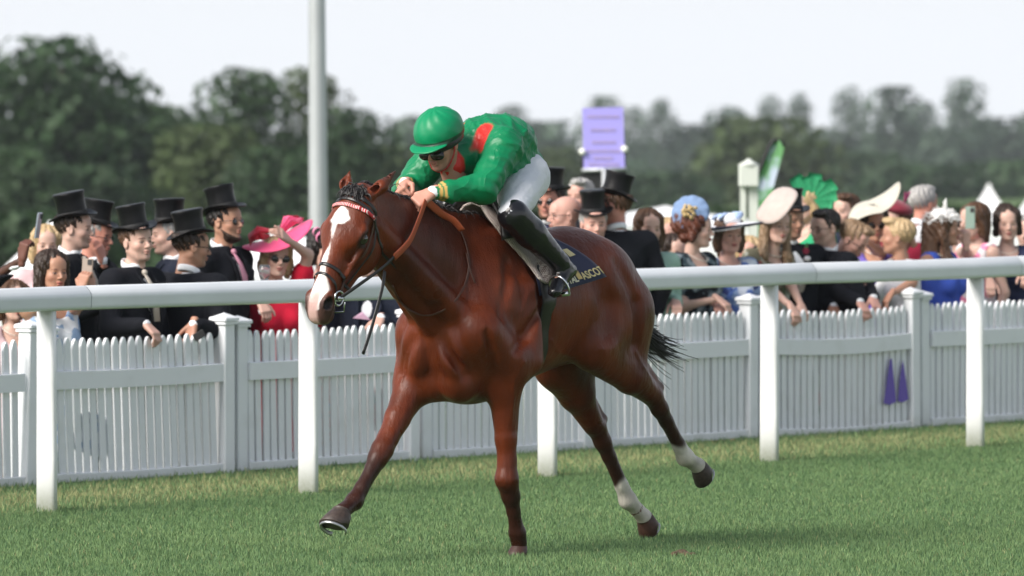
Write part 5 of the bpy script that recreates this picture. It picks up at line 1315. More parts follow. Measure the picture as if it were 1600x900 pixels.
def person(label, px, py, Y, yaw, skin='fair', male=True, pitch=0, roll=0, hairs=('short', 'dark'), hat=None, specs=None, outfit='suit', jm=None, wm=None, tie=None, dm=None,
           handl=None, handr=None, lean=0.0, tilt=(4, 0), slim=1.0, sleeves='short', hsc=1.0, kl='drape', kr='drape', elbow=-1, byaw=None, badge=False, neck=True, skirt=True, ghl=None, ghr=None):
    """px,py,Y: where the head centre is seen; yaw: where the face points (degrees, 0 = right of the photo, -90 = camera)"""
    Y = max(Y, fY(px, .34)); W0 = at(px, py, Y); zh = W0.z + .2; byaw = yaw if byaw is None else byaw
    root = empty('person', (W0.x, W0.y, -.2), R(byaw)); tag(root, label, 'person', GRP)
    inv = Matrix.Rotation(-R(byaw), 3, 'Z'); loc = lambda p: np.array(inv @ (Vector(p) - Vector((W0.x, W0.y, -.2))))
    hc = np.array([lean, 0, zh]); hc0 = np.array([0., 0, zh]); sh = -lean          # head stays where it is seen, the trunk moves back when leaning
    hr = rot_np(R(yaw - byaw), R(pitch), R(roll)); k = max(.80, min(1.1, (zh + .12) / 1.75)) if hsc == 1.0 else hsc
    k = max(k, .9); hw = .200 * k * slim if male else .160 * k * slim; zs = zh - (.228 if male else .212)
    B = lambda x, y, z: np.array([sh + x, y, z])
    zhip = max(.55, zs - .52 * k)
    S = [B(-.035, s * hw, zs - .01) for s in (1, -1)]
    up, fo = .29 * k, .26 * k
    arms = []
    for s, S_, tg, gh in ((1, S[0], handl, ghl), (-1, S[1], handr, ghr)):
        if tg is None: T = S_ + [.05, s * .06, -.52 * k]; pole = (-.5, s * .5, 0); kind = 'relax'
        else:
            T = loc(at(*tg)) if len(tg) == 3 else np.array(tg[:3]); kind = kl if s > 0 else kr; pole = (-.6, s * .22, -.8) if elbow == -1 else (-.25, s * .7, elbow * .6)
        E, T = ik(S_, T, up, fo, pole); arms.append((s, S_, np.array(E), np.array(T), kind, gh))
    # ---- the body itself, one surface with head, hands and limbs
    zlo = zs - .52 - .1
    xs = [a[3][0] for a in arms] + [a[2][0] for a in arms] + [sh - .22, sh + .22]; ys = [a[3][1] for a in arms] + [a[2][1] for a in arms] + [-.28, .28]; zz = [a[3][2] for a in arms] + [a[2][2] for a in arms]
    lo = (min(xs) - .12, min(ys) - .12, .0); hi = (max(xs) + .12, max(ys) + .12, max(zs + .14, max(zz) + .12))
    b = Vol(lo, hi, .017); b.KM = .06
    b.cone(B(-.02, 0, zhip), B(-.015, 0, zs - .12), .115 * slim, .12 * slim, 0, (0, 1, 0), 1.25); b.cone(S[0], S[1], .05, .05, .06)
    b.cone(B(-.03, 0, zs - .05), hc0 + [-.035, 0, -.13], .062, .050, .04)
    for s, S_, E, T, kd, gh in arms: b.cone(S_, E, .046, .036, .03); b.cone(E, T, .036, .023, .02)
    for s in (1, -1):
        hp = B(-.02, s * .08, zhip - .02); b.cone(hp, (hp[0] * .5, s * .09, zhip * .5), .085, .055, .04); b.cone((hp[0] * .5, s * .09, zhip * .5), (-.02, s * .09, .08), .052, .035, .03); b.cone((-.02, s * .09, .06), (.14, s * .10, .04), .04, .03, .02)
    V, Q = b.mesh(1); P = [(V, Q, None)]
    hv_, hq, hcl = HEAD[male]; hcol = hcl
    hcen = hc0; P.append((hv_ @ hr.T + hcen, hq, hcol))
    for s, S_, E, T, kd, gh in arms:
        d = (T - E); d /= np.linalg.norm(d); dv = d.copy()
        if kd == 'drape': dv = d * .6 + np.array([.35, 0, -.75]); bk = (.8, 0, .6)
        elif kd == 'hold': dv = d * .8 + np.array([.2, 0, .3]); bk = (.5, s * .8, .2)
        elif kd == 'face': dv = d; bk = (.6, s * .6, .3); kd = 'relax'
        else: bk = (.2, s * 1.0, .1)
        if gh is not None: dv = np.array(inv @ Vector(gh[0])); bk = np.array(inv @ Vector(gh[1]))
        P.append(place_hand(kd if kd in HANDS else 'relax', T + d * .02, dv, bk, s > 0, 1.0 if male else .92))
    V, Q, C = join_np(P); link('body', np_mesh('person_body', V, Q, True, C, [skin_mat(skin, SK[skin])]), root)
    hair(root, hcen, hr, *hairs, hatted=hat == 'top')
    sleeve = lambda v, g0, g1, T_=1.0: [(v.cone(S_, E, .058 + g0, .050 + g0, .035), v.cone(E, E + (T - E) * T_, .048 + g0, .033 + g1, .02)) for s, S_, E, T, kd, gh in arms]
    def trunk(v, g, bust=0, waist=1.0):
        v.cone(B(-.02, 0, zhip + .02), B(-.02, 0, zhip + .22 * k), (.118 * waist) * slim + g, (.112 * waist) * slim + g, 0, (0, 1, 0), 1.22)
        v.cone(B(-.02, 0, zhip + .22 * k), B(-.015, 0, zs - .13), (.112 * waist) * slim + g, .125 * slim + g, .04, (0, 1, 0), 1.3); v.cone(S[0] + [0, -.02, .0], S[1] + [0, .02, .0], .060 + g, .060 + g, .06)
        v.cone(B(-.03, 0, zs + .0), B(-.03, 0, zs + .06), .075 + g, .055 + g, .04)
        if bust:
            for s in (-1, 1): v.ell(B(.085, s * .065, zs - .17), (.065, .068, .07), .03)
    if outfit == 'suit':
        v = Vol(lo, hi, .013); v.KM = .07; trunk(v, .004); 
        v.cone(B(-.028, 0, zs + .03), hc0 + [-.030, 0, -.135], .062, .062, .012)
        for s, S_, E, T, kd, gh in arms: v.cone(T - (T - E) * .25, T + (T - E) / np.linalg.norm(T - E) * .012, .036, .036, 0)
        v.plane(hc0 + [0, 0, -.128], np.array([-.25, 0, 1]))
        V, Q = v.mesh(1); link('shirt', np_mesh('shirt', V, Q, True, None, [shirt_w]), root)
        # collar wings
        mb = MB(); cz = hc0 + [-.032, 0, -.150]
        pts = [Vector(cz + [.066 * math.cos(a) + .0, .066 * math.sin(a), -.030 * math.cos(a)]) for a in [R(x) for x in range(12, 349, 12)]]; mb.tube(pts, .020, 6, flat=.22, up=(0.1, 0, 1)); mb.obj('collar', shirt_w, root)
        if wm:
            v = Vol(lo, (hi[0], hi[1], zs + .1), .013); v.KM = .07; trunk(v, .012); v.ell(B(.13, 0, zs - .02), (.11, .065, .17), .01, sub=True); v.plane(B(0, 0, zs - .0), (0, 0, 1)); V, Q = v.mesh(1); link('waistcoat', np_mesh('waistcoat', V, Q, True, None, [wm]), root)
        if tie:
            mb = MB(); n_p = B(.055, 0, zs + .045); c1 = B(.128, 0, zs - .10); mb.ball(tuple(n_p), (.020, .018, .020), 10, 6); mb.tube([n_p, n_p * .5 + c1 * .5 + [.016, 0, 0], c1 + [.01, 0, 0], B(.145, 0, zs - .24)], [.014, .022, .030, .034], 8, flat=.28, up=(0, 1, 0)); mb.obj('tie', tie, root)
        v = Vol(lo, hi, .013); v.KM = .07; trunk(v, .024); sleeve(v, .012, .014, .96)
        v.cone(B(-.03, 0, zhip + .05), B(-.06, 0, zhip - .35), .15 * slim, .17 * slim, .04, (0, 1, 0), 1.15)
        v.cone(B(-.05, 0, zs), hc0 + [-.060, 0, -.150], .072, .070, .03)
        v.plane(hc0 + [0, 0, -.148], np.array([-.12, 0, 1]))
        v.cone(B(.10, 0, zs + .09), B(.20, 0, zs - (.34 if wm else .24)), .068, .050, .006, sub=True); v.cone(B(.20, 0, zs - .34), B(.20, 0, zhip - .4), .050, .075, .01, sub=True)
        V, Q = v.mesh(1); n1 = np.sin(V[:, 2] * 40 + V[:, 1] * 25 + 5 * np.sin(V[:, 0] * 11)); dn = V - np.column_stack([np.full(len(V), sh), V[:, 1] * .6, V[:, 2]]); V = V + dn * (.018 * (1 - np.abs(n1)))[:, None]
        link('jacket', np_mesh('jacket', V, Q, True, None, [jm or black_wool]), root)
        # lapels
        mb = MB()
        for s in (-1, 1):
            q = [B(.035, s * .070, zs + .050), B(.100, s * .078, zs - .02), B(.132, s * .095, zs - .07), B(.150, s * .060, zs - .19), B(.150, s * .036, zs - .25), B(.136, s * .040, zs - .12), B(.100, s * .048, zs - .01)]
            mb.add(q + [p + np.array([.010, s * .004, 0]) for p in q], [(0, 1, 6), (1, 2, 5, 6), (2, 3, 4, 5), (7, 13, 8), (8, 13, 12, 9), (9, 12, 11, 10)] + [(i, (i + 1) % 7, 7 + (i + 1) % 7, 7 + i) for i in range(7)], False)
        o = mb.obj('lapel', jm or black_wool, root); o['kind'] = 'stuff'
        v = Vol((-.35, -.3, -.02), (.35, .3, zhip + .08), .02); v.KM = .05
        for s in (1, -1): v.cone(B(-.02, s * .07, zhip), (-.02, s * .09, .06), .105, .075, .03)
        V, Q = v.mesh(1); link('trousers', np_mesh('trousers', V, Q, True, None, [grey_tr]), root)
        if badge:
            mb = MB(); mb.ball(tuple(B(.118, .10, zs - .10)), (.007, .020, .024), 10, 6); mb.obj('badge', mat('badge_white', (.75, .70, .74), .5), root)
    else:
        v = Vol(lo, hi, .013); v.KM = .06; trunk(v, .010, 1, .92)
        if sleeves != 'none':
            for s, S_, E, T, kd, gh in arms:
                if sleeves == 'short': v.cone(S_, S_ * .45 + E * .55, .068, .066, .03)
                else: v.cone(S_, E, .062, .054, .03); v.cone(E, T, .052, .042, .02)
        if skirt: v.cone(B(-.02, 0, zhip + .02), (-.02, 0, .45), .15, .22, .06, (0, 1, 0), 1.1)
        v.ell(B(.05, 0, zs + .04), (.115, .082, .105), .01, sub=True); v.ell(B(-.03, 0, zs + .09), (.085, .078, .075), .01, sub=True)
        if sleeves == 'none':
            for s, S_, E, T, kd, gh in arms: v.ell(S_ + [0, s * .035, 0], (.09, .055, .075), .01, sub=True)
        V, Q = v.mesh(1); n1 = np.sin(V[:, 2] * 22 + V[:, 1] * 45 + 4 * np.sin(V[:, 0] * 14)); dn = V - np.column_stack([np.full(len(V), sh), V[:, 1] * .5, V[:, 2]]); V = V + dn * (.022 * (1 - np.abs(n1)))[:, None]
        link('dress', np_mesh('dress', V, Q, True, None, [dm]), root)
        if neck:
            mb = MB(); c = B(-.015, 0, zs + .035); pts = [Vector(c + [.075 * math.cos(a) + .02 * math.cos(a), .075 * math.sin(a), -.05 * max(0, math.cos(a)) + .02]) for a in [R(x) for x in range(0, 361, 20)]]; mb.tube(pts, .0028, 5); mb.obj('necklace', mat('pearl', (.72, .66, .58), .3), root)
    if specs: glasses(root, hcen, hr, specs == 'sun', 1.12 if specs == 'sun' else .95)
    if hat == 'top': top_hat(root, hcen, hr, tilt)
    return root, hcen, hr, loc

def fY(px, back): return (FEN0 + LD * fence_s(px, back) - LN * back).y
def fp(px, py, back=.0):     # a point on or just behind the fence top
    return (px, py, fY(px, back))
def hat_part(root, mb, name, m, hc, hr, off, tilt):
    M, o = hat_M(hc, hr, off, tilt); ob = mb.obj(name, m, root); ob.location = o; ob.rotation_euler = M.to_euler(); return ob
def bowed_disc(mb, rx, ry, th, fz, n=36, rings=7, hole=0):
    for side in (0, 1):
        vs = []
        for i in range(rings + 1):
            t = hole + (1 - hole) * i / rings
            for j in range(n):
                a = 2 * math.pi * j / n; x, y = rx * t * math.cos(a), ry * t * math.sin(a); vs.append(Vector((x, y, fz(t, a) + (th if side else 0))))
        fs = [(i * n + j, i * n + (j + 1) % n, (i + 1) * n + (j + 1) % n, (i + 1) * n + j) for i in range(rings) for j in range(n)]
        mb.add(vs, fs if side == 0 else [f[::-1] for f in fs])
    a0 = mb.n - 2 * n * (rings + 1); mb.Fs += [[a0 + rings * n + j, a0 + rings * n + (j + 1) % n, a0 + (2 * rings + 1) * n + (j + 1) % n, a0 + (2 * rings + 1) * n + j] for j in range(n)]; mb.mi += [mb.cur] * n; mb.sm += [True] * n
felt = lambda key, col, r=.8: mat('felt_' + key, col, r, sheen=.2, noise=.08, nscale=18)
beige_tie = mat('beige_tie', (.45, .40, .34), .6); pink_tie = mat('pink_tie', (.50, .22, .30), .6); blue_wc = cloth_mat('pale_blue_waistcoat', (.22, .32, .45)); grey_wc = cloth_mat('pale_grey_waistcoat', (.55, .56, .58)); beige_wc = cloth_mat('beige_waistcoat', (.36, .31, .25)); navy_tie = mat('navy_tie', (.03, .03, .08), .6)
phone_m = mat('phone_case', (.30, .24, .20), .35); phone_s = mat('phone_silver', (.55, .60, .70), .25, .5); glassm = mat('clear_glass', (.9, .92, .95), .03, trans=.9)
def phone(px, py, Y, rz, label, m, tilt=0, glow=False):
    o = empty('phone', at(px, py, Y), R(rz)); tag(o, label, 'phone'); M = Matrix.Rotation(R(tilt), 3, 'X'); mb = MB(); mb.box((0, 0, 0), .074, .009, .150, M, .004); mb.obj('case', m, o)
    mb = MB(); mb.box(M @ Vector((.018, -.007, .052)), .026, .004, .030, M); mb.obj('camera_bump', mat('matt_black'), o)
    mb = MB(); mb.box(M @ Vector((0, .0055, 0)), .068, .002, .142, M); mb.obj('screen', lensm, o)
def wineglass(px, py, Y, label, tilt=0, fill=(.9, .85, .6)):
    o = empty('wine_glass', at(px, py, Y)); tag(o, label, 'glass'); M = Matrix.Rotation(R(tilt), 3, 'Y'); mb = MB()
    mb.lathe([(.030, -.085), (.032, -.083), (.004, -.078), (.004, -.02), (.020, -.008), (.034, .02), (.036, .05), (.031, .085), (.029, .085), (.034, .05), (.032, .022), (.0, -.004)], 20, M); mb.obj('bowl', glassm, o)

def poke(r, polys, dm, ds=(.006, .012)):
    """bits of hem pushed out between the pickets"""
    for pl in polys:
        mb = MB(); q = []
        for d in ds:
            for x, y in pl: q.append(r[3](at(x, y, fY(x, d))))
        n = len(pl); q = [Vector(p) for p in q]
        mb.add(q, [tuple(range(n)), tuple(reversed(range(n, 2 * n)))] + [(i, i + n, (i + 1) % n + n, (i + 1) % n) for i in range(n)], False); mb.obj('dress_hem', dm, r[0])
# ---- left of the horse, from left to right
r = person('man at the left edge in black suit raising his dark skinned hand high', -48, 392, 41.2, 10, 'dark', True, hairs=('short', 'black'), jm=black_wool, handl=None, handr=(50, 396, 40.6), kr='hold', elbow=-1, ghr=((.15, -.1, .9), (-.6, -.7, .1)), wm=grey_wc)
phone(60, 352, 40.62, 75, 'silver phone held up high by the dark hand at the left', phone_s, 8)
r = person('woman with long dark brown hair looking past her raised phone', 82, 424, 40.45, -58, 'tan', False, 0, hairs=('long', 'dark'), outfit='dress', dm=cloth_mat('blue_white_print', (.55, .58, .62), pattern='floral', cols=[(.12, .22, .42), (.7, .72, .75), (.25, .35, .5)], scale=16), handl=(142, 452, 40.1), handr=(124, 454, 40.05), kl='hold', kr='hold', sleeves='none', ghl=((-.25, .0, .9), (.6, -.6, .0)), ghr=((.2, 0, .9), (-.3, -.8, .0)))
poke(r, [[(112, 700), (116, 655), (131, 642), (160, 650), (170, 705), (150, 716), (128, 706)]], MATS['blue_white_print'])
phone(136, 424, 40.12, -30, 'brown phone held upright in both hands by the long haired woman', phone_m, -6)
r = person('man in a tilted top hat smiling to the right above the long haired woman', 117, 357, 41.6, -12, 'fair', True, hairs=('short', 'dark'), hat='top', tilt=(-10, 6), jm=black_wool, wm=beige_wc, tie=beige_tie, handr=(175, 470, 41.3))
r = person('ruddy faced man in a top hat holding a hand to his mouth', 150, 368, 42.3, -25, 'ruddy', True, 6, hairs=('short', 'grey'), hat='top', tilt=(2, -4), specs='clear', wm=cloth_mat('cream_waistcoat', (.5, .46, .4)), handl=(160, 408, 41.95), kl='face', elbow=-1, ghl=((-.3, -.2, .9), (.6, -.5, .2)))
r = person('young man in a top hat with pale tie resting a hand on the fence', 214, 377, 0, -50, 'fair', True, -4, 3, hairs=('short', 'brown'), hat='top', tilt=(-2, 6), wm=blue_wc, tie=beige_tie, handr=fp(224, 508, .05), badge=True, byaw=-35)
r = person('man in a dark top hat turned left behind the black backed man', 263, 366, 42.5, -165, 'fair', True, 2, hairs=('short', 'grey'), hat='top', tilt=(0, 0), jm=char_wool)
r = person('man in a top hat and glasses seen from behind leaning on the fence', 300, 385, 41.35, 18, 'tan', True, 4, hairs=('short', 'dark'), hat='top', tilt=(-14, 0), specs='clear', handr=fp(305, 508, .05), byaw=55, slim=1.12)
ps_ = at(311, 524, fY(311, .0) - .06); o = empty('phone', ps_); tag(o, 'dark phone held over the fence by the man seen from behind', 'phone'); mb = MB(); mb.box((0, 0, 0), .07, .012, .045, Matrix.Rotation(R(-30), 3, 'Y'), .003); mb.obj('case', mat('matt_black'), o)
r = person('tall bearded man in a top hat and sunglasses with a pink tie', 353, 346, 42.2, -32, 'tan', True, -5, hairs=('short', 'black'), hat='top', tilt=(-8, 3), specs='sun', wm=grey_wc, tie=pink_tie, handr=None)
# beard of the tall man
def beard(root, hc, hr, key):
    v = Vol((-.03, -.10, -.15), (.13, .10, .01), .006); v.KM = .02; v.ell((.035, 0, -.085), (.066, .060, .052), 0)
    for s in (-1, 1): v.cone((.01, s * .068, -.03), (.04, s * .045, -.09), .016, .02, .01)
    v.cone((.092, -.024, -.053), (.092, .024, -.053), .008, .008, .006); v.ell((.112, 0, -.069), (.022, .021, .007), .004, sub=True); v.plane((0, 0, -.040), (.75, 0, 1)); V, Q = v.mesh(1)
    link('beard', np_mesh('beard', V @ np.array(hr).T + hc, Q, True, None, [hair_mat(key, HC_[key])]), root)
beard(r[0], r[1], r[2], 'dark')
pinkf = felt('pink', (.78, .08, .22), .6); redf = felt('red', (.66, .02, .05), .6)
r = person('woman in red dress, sunglasses and a pink and red sweeping hat', 432, 402, 42.4, -72, 'fair', False, 0, -4, hairs=('bob', 'blonde'), specs='sun', outfit='dress', dm=cloth_mat('red_crepe', (.62, .015, .045)), handl=(452, 376, 42.2), kl='face', elbow=.6, sleeves='short', handr=(404, 470, 42.0))
poke(r, [[(452, 706), (456, 655), (464, 650), (468, 708)]], MATS['red_crepe'])
mb = MB(); bowed_disc(mb, .13, .23, .004, lambda t, a: -.03 * t * t * math.cos(2 * a)); hat_part(r[0], mb, 'hat_brim', pinkf, r[1], r[2], (.03, .0, .115), (14, 26))
mb = MB()
for q in range(4): mb.tube([(-.03 + .01 * q, -.05 - .02 * q, .0), (.0, -.13, .035 + .012 * q), (.03, -.19, .05 - .01 * q), (.02, -.12, .075), (-.02, -.02, .03)], [.012, .028, .030, .024, .010], 6, flat=.2)
hat_part(r[0], mb, 'hat_bow', redf, r[1], r[2], (.02, .0, .135), (8, 20))
mb = MB()
for q in range(4): mb.tube([(0, 0, 0), (-.01, .08, .03 + .012 * q), (.0, .16, .045 - .006 * q), (.0, .10, .065), (0, .02, .02)], [.010, .026, .030, .022, .010], 6, flat=.2)
hat_part(r[0], mb, 'hat_bow', pinkf, r[1], r[2], (.02, .0, .135), (8, 30))
mb = MB(); q = r[3](at(409, 486, 42.02)); mb.ball(tuple(q), (.022, .022, .026), 12, 6); mb.obj('badge', mat('badge_white'), r[0])
wineglass(413, 436, 41.6, 'wine glass raised beside the woman in red')
r = person('dark haired woman with a pink looped fascinator hidden behind the horse head', 508, 392, 42.9, -60, 'fair', False, 0, hairs=('updo', 'black'), outfit='dress', dm=cloth_mat('multicolour_print', (.60, .05, .05), pattern='floral', cols=[(.05, .15, .42), (.55, .12, .08), (.05, .30, .28), (.6, .5, .4)], scale=26), sleeves='short')
poke(r, [[(576, 660), (584, 605), (592, 603), (597, 664), (586, 674)]], MATS['multicolour_print'])
mb = MB()
for c, rr_ in (((0, .06, .04), .038), ((.01, .09, .0), .030), ((-.01, .03, .075), .026)):
    mb.tube([(c[0] + .01 * math.sin(a), c[1] + rr_ * math.cos(a), c[2] + rr_ * math.sin(a)) for a in [2 * math.pi * i / 16 for i in range(17)]], .010, 6, flat=.25)
mb.tube([(0, .05, 0), (0, .10, -.03), (0, .15, -.06)], [.012, .03, .004], 6, flat=.2)
hat_part(r[0], mb, 'fascinator', felt('light_pink', (.80, .25, .42), .5), r[1], r[2], (.05, -.11, .045), (0, 0))
r = person('person in dark clothes with a pale pink pocket square behind the horse neck', 578, 402, 0, -100, 'fair', True, hairs=('short', 'brown'), jm=char_wool, handl=fp(596, 500, .12))
mb = MB(); q = r[3](at(566, 487, 42.5)); mb.add([q + [0, 0, 0], q + [0, .05, -.05], q + [0, -.06, -.04], q + [.01, 0, -.01]], [(0, 1, 3), (1, 2, 3), (2, 0, 3), (0, 2, 1)], False); mb.obj('pocket_square', mat('pale_pink_silk', (.70, .45, .60), .5), r[0])
# ---- right of the jockey
r = person('man in a top hat and dark sunglasses right behind the jockey thigh', 860, 313, 45.9, -115, 'ruddy', True, hairs=('short', 'dark'), hat='top', tilt=(0, -3), specs='sun', tie=navy_tie)
beard(r[0], r[1], r[2], 'brown')
r = person('bald pink headed man with glasses turned to the left', 882, 336, 44.6, -160, 'pink', True, hairs=('bald', 'white'), specs='clear', jm=cloth_mat('pale_jacket', (.62, .60, .60)))
r = person('grey haired man half hidden behind the row of top hats', 906, 307, 48.2, -120, 'pink', True, hairs=('short', 'grey'))
r = person('clean shaven man in a low top hat facing the camera behind the bald man', 928, 350, 44.3, -78, 'pink', True, hairs=('short', 'grey'), hat='top', tilt=(4, 4))
r = person('man in a raked back top hat and black tailcoat turned away to the left', 958, 322, 44.6, 168, 'ruddy', True, hairs=('short', 'brown'), hat='top', tilt=(-14, 4), specs='clear', byaw=120, slim=1.08)
r = person('smiling brown haired woman in a pale green dress with a necklace', 1014, 357, 0, -75, 'fair', False, hairs=('bob', 'brown'), outfit='dress', dm=cloth_mat('pale_green_silk', (.30, .46, .38), .6), sleeves='long', handl=fp(1056, 470, .15))
r = person('far off pink face between the green dress and the blue hat', 1043, 368, 49.5, -90, 'pink', False, hairs=('bob', 'blonde'), outfit='dress', dm=cloth_mat('white_dress', (.7, .7, .7)))
blue_f = felt('pale_blue', (.17, .26, .44), .8)
r = person('auburn haired woman in a blue saucer hat with a gold rose, facing right', 1088, 358, 0, -8, 'fair', False, hairs=('updo', 'auburn'), outfit='dress', dm=cloth_mat('black_floral', (.015, .018, .024), pattern='noise', cols=[(.10, .14, .16), (.30, .34, .36)], scale=13), sleeves='short', handl=None, handr=fp(1118, 468, .1), byaw=-40)
mb = MB(); bowed_disc(mb, .125, .115, .004, lambda t, a: -.030 * t * t + .012 * math.sin(a * 11) * t ** 6); hat_part(r[0], mb, 'saucer', blue_f, r[1], r[2], (-.035, -.065, .115), (-8, 76))
mb = MB(); rgl = np.random.default_rng(8)
for q in range(26):
    a = rgl.random() * 6.28; rd = .05 * rgl.random() ** .5; mb.ball((rd * math.cos(a), rd * math.sin(a), .012 + .02 * rgl.random()), (.020, .014, .006), 8, 4, Matrix.Rotation(a, 3, 'Z') @ Matrix.Rotation(.9, 3, 'Y'))
hat_part(r[0], mb, 'gold_rose', mat('gold_satin', (.52, .38, .18), .4), r[1], r[2], (-.035, -.075, .112), (-8, 76))
white_f = felt('white', (.74, .75, .78), .6)
r = person('woman in a wide white brimmed hat with a blue crown and blue floral dress', 1140, 366, 0, -70, 'pink', False, 0, hairs=('bob', 'brown'), outfit='dress', dm=cloth_mat('blue_floral', (.30, .40, .62), pattern='floral', cols=[(.05, .07, .22), (.6, .65, .75), (.12, .2, .5)], scale=15), sleeves='short', handr=fp(1118, 474, .16))
mb = MB(); bowed_disc(mb, .205, .20, .004, lambda t, a: -.02 * t * t + .012 * t * math.sin(2 * a), hole=.35); hat_part(r[0], mb, 'hat_brim', white_f, r[1], r[2], (0, .01, .065), (-2, 6))
mb = MB(); mb.lathe([(.21, -.003), (.212, -.006), (.203, -.019), (.200, -.016)], 36); hat_part(r[0], mb, 'brim_edge', mat('navy_trim', (.02, .025, .05), .6), r[1], r[2], (0, .01, .063), (-2, 6))
mb = MB(); mb.lathe([(.088, 0), (.086, .035), (.078, .060), (.05, .072), (0, .074)], 24, None, None, .9); hat_part(r[0], mb, 'hat_crown', white_f, r[1], r[2], (-.005, 0, .065), (-2, 6))
mb = MB()
for q in range(5): a = q * 1.2; mb.tube([(.06 * math.cos(a), .06 * math.sin(a), .02), (.10 * math.cos(a + .4), .10 * math.sin(a + .4), .06), (.05 * math.cos(a + 1), .05 * math.sin(a + 1), .075)], [.012, .030, .010], 6, flat=.3)
hat_part(r[0], mb, 'hat_ribbon', felt('soft_blue', (.36, .48, .72), .5), r[1], r[2], (-.005, 0, .065), (-2, 6))
cream = felt('cream_pink', (.46, .385, .35), .9)
r = person('woman under a huge blush disc hat with both hands over the fence', 1214, 352, 0, -62, 'fair', False, 0, -4, hairs=('long', 'light'), outfit='dress', dm=cloth_mat('olive_floral', (.16, .15, .10), pattern='floral', cols=[(.38, .32, .24), (.14, .18, .10), (.34, .10, .08), (.40, .42, .36)], scale=17), sleeves='short', handl=fp(1254, 484, .02), handr=fp(1236, 480, .02), byaw=-48, lean=.06)
poke(r, [[(1240, 642), (1244, 588), (1262, 575), (1284, 586), (1288, 640), (1276, 650), (1256, 646)]], MATS['olive_floral'])
mb = MB(); bowed_disc(mb, .185, .155, .006, lambda t, a: -.035 * t * t + .010 * math.sin(a * 3 + 1) * t ** 2); hat_part(r[0], mb, 'disc_hat', cream, r[1], r[2], (.045, -.060, .150), (8, 52))
r = person('man in a top hat with beige waistcoat and a rose buttonhole', 1236, 345, 46.4, -60, 'tan', True, hairs=('short', 'dark'), hat='top', tilt=(0, 0), wm=beige_wc, handl=fp(1300, 478, .3), slim=1.1)
mb = MB(); q = r[3](at(1258, 392, 46.1)); 
for i in range(7): mb.ball(tuple(q + [.01, .012 * math.cos(i), .012 * math.sin(i)]), (.010, .014, .012), 8, 5)
mb.cur = 1; mb.tube([q, q + [.0, .01, .03], q + [.0, .015, .055]], [.008, .012, .003], 6); mb.obj('buttonhole_rose', [mat('rose_red', (.30, .01, .04), .6), mat('leaf_green', (.06, .20, .05), .6)], r[0])
mb = MB(); mb.ball(tuple(r[3](at(1259, 404, 46.1)) + [.02, 0, 0]), (.012, .026, .018), 10, 6); mb.obj('badge', mat('badge_white'), r[0])
green_f = felt('emerald', (.02, .42, .16), .5)
r = person('blonde woman in a green fan shaped fascinator facing away to the left', 1262, 318, 47.6, -150, 'fair', False, hairs=('bob', 'blonde'), outfit='dress', dm=cloth_mat('emerald_dress', (.03, .30, .14)))
for q in range(7):
    a = R(-34 + q * 22); mb = MB(); n = 6; vs = []
    for side in (0, .003):
        for i in range(n + 1):
            t = i / n; w_ = .012 + .040 * math.sin(math.pi * min(1, t * .62 + .08)); c = Vector((side, math.sin(a) * (.20, .17, .19, .16, .20, .18, .15)[q] * t, math.cos(a) * (.20, .17, .19, .16, .20, .18, .15)[q] * t)); d = Vector((0, math.cos(a), -math.sin(a)))
            vs += [c - d * w_, c + Vector((.014, 0, 0)), c + d * w_]
    m_ = 3 * (n + 1); fs = []
    for sd in (0, 1):
        for i in range(n):
            for j in range(2): a_ = sd * m_ + i * 3 + j; f = (a_, a_ + 1, a_ + 4, a_ + 3); fs.append(f if sd else f[::-1])
    for i in range(n):
        for j in (0, 2): a_ = i * 3 + j; fs.append((a_, a_ + 3, a_ + 3 + m_, a_ + m_) if j == 0 else (a_ + 3, a_, a_ + m_, a_ + 3 + m_))
    a_ = n * 3; fs.append((a_, a_ + 1, a_ + 1 + m_, a_ + m_)); fs.append((a_ + 1, a_ + 2, a_ + 2 + m_, a_ + 1 + m_))
    mb.add(vs, fs); ob = hat_part(r[0], mb, 'fan_petal', mat('green_sinamay', (.012, .25, .10), .7, noise=.25, nscale=60), r[1], r[2], (.02, .07, .02), (0, 0)); ob.rotation_euler = (0, 0, R(60))
mb = MB(); mb.tube([(.03, -.09, .02), (.02, -.05, .075), (.0, 0, .1), (-.02, .05, .075), (-.03, .09, .02)], .022, 8, flat=.4, up=(1, 0, 0)); hat_part(r[0], mb, 'hat_band', green_f, r[1], r[2], (.0, 0, .03), (0, 0))
r = person('dark haired person in glasses between the rose buttonhole and the bowed man', 1288, 356, 46.6, -140, 'fair', True, 4, hairs=('short', 'black'), specs='clear')
r = person('bowed brown haired man in glasses with clasped hands over the fence', 1334, 374, 0, -30, 'pink', True, 32, hairs=('short', 'light'), specs='clear', handl=fp(1368, 474, .02), handr=fp(1348, 476, .02), byaw=-50, lean=.10, slim=1.06)
ivory = felt('ivory', (.50, .475, .40), .9)
r = person('woman in sunglasses and an ivory swooping hat wearing a purple dress', 1366, 350, 47.4, -80, 'tan', False, hairs=('bob', 'dark'), specs='sun', outfit='dress', dm=cloth_mat('purple_dress', (.17, .12, .46), .7), sleeves='short', handl=(1340, 368, 46.95), kl='face', handr=None, ghl=((-.5, 0, .8), (.3, -.9, .2)))
poke(r, [[(1381, 630), (1385, 604), (1391, 562), (1394, 560), (1398, 600), (1401, 628), (1391, 633)], [(1403, 627), (1406, 596), (1411, 562), (1413, 572), (1417, 600), (1420, 624), (1411, 629)]], MATS['purple_dress'], (-.032, -.026))
mb = MB(); bowed_disc(mb, .18, .19, .006, lambda t, a: .085 * t * t * math.sin(a) ** 3 + .055 * t ** 3 * (math.sin(a) > 0) * math.sin(a) - .02 * t * math.cos(a)); hat_part(r[0], mb, 'swoop_hat', ivory, r[1], r[2], (.02, -.0, .115), (6, 8))
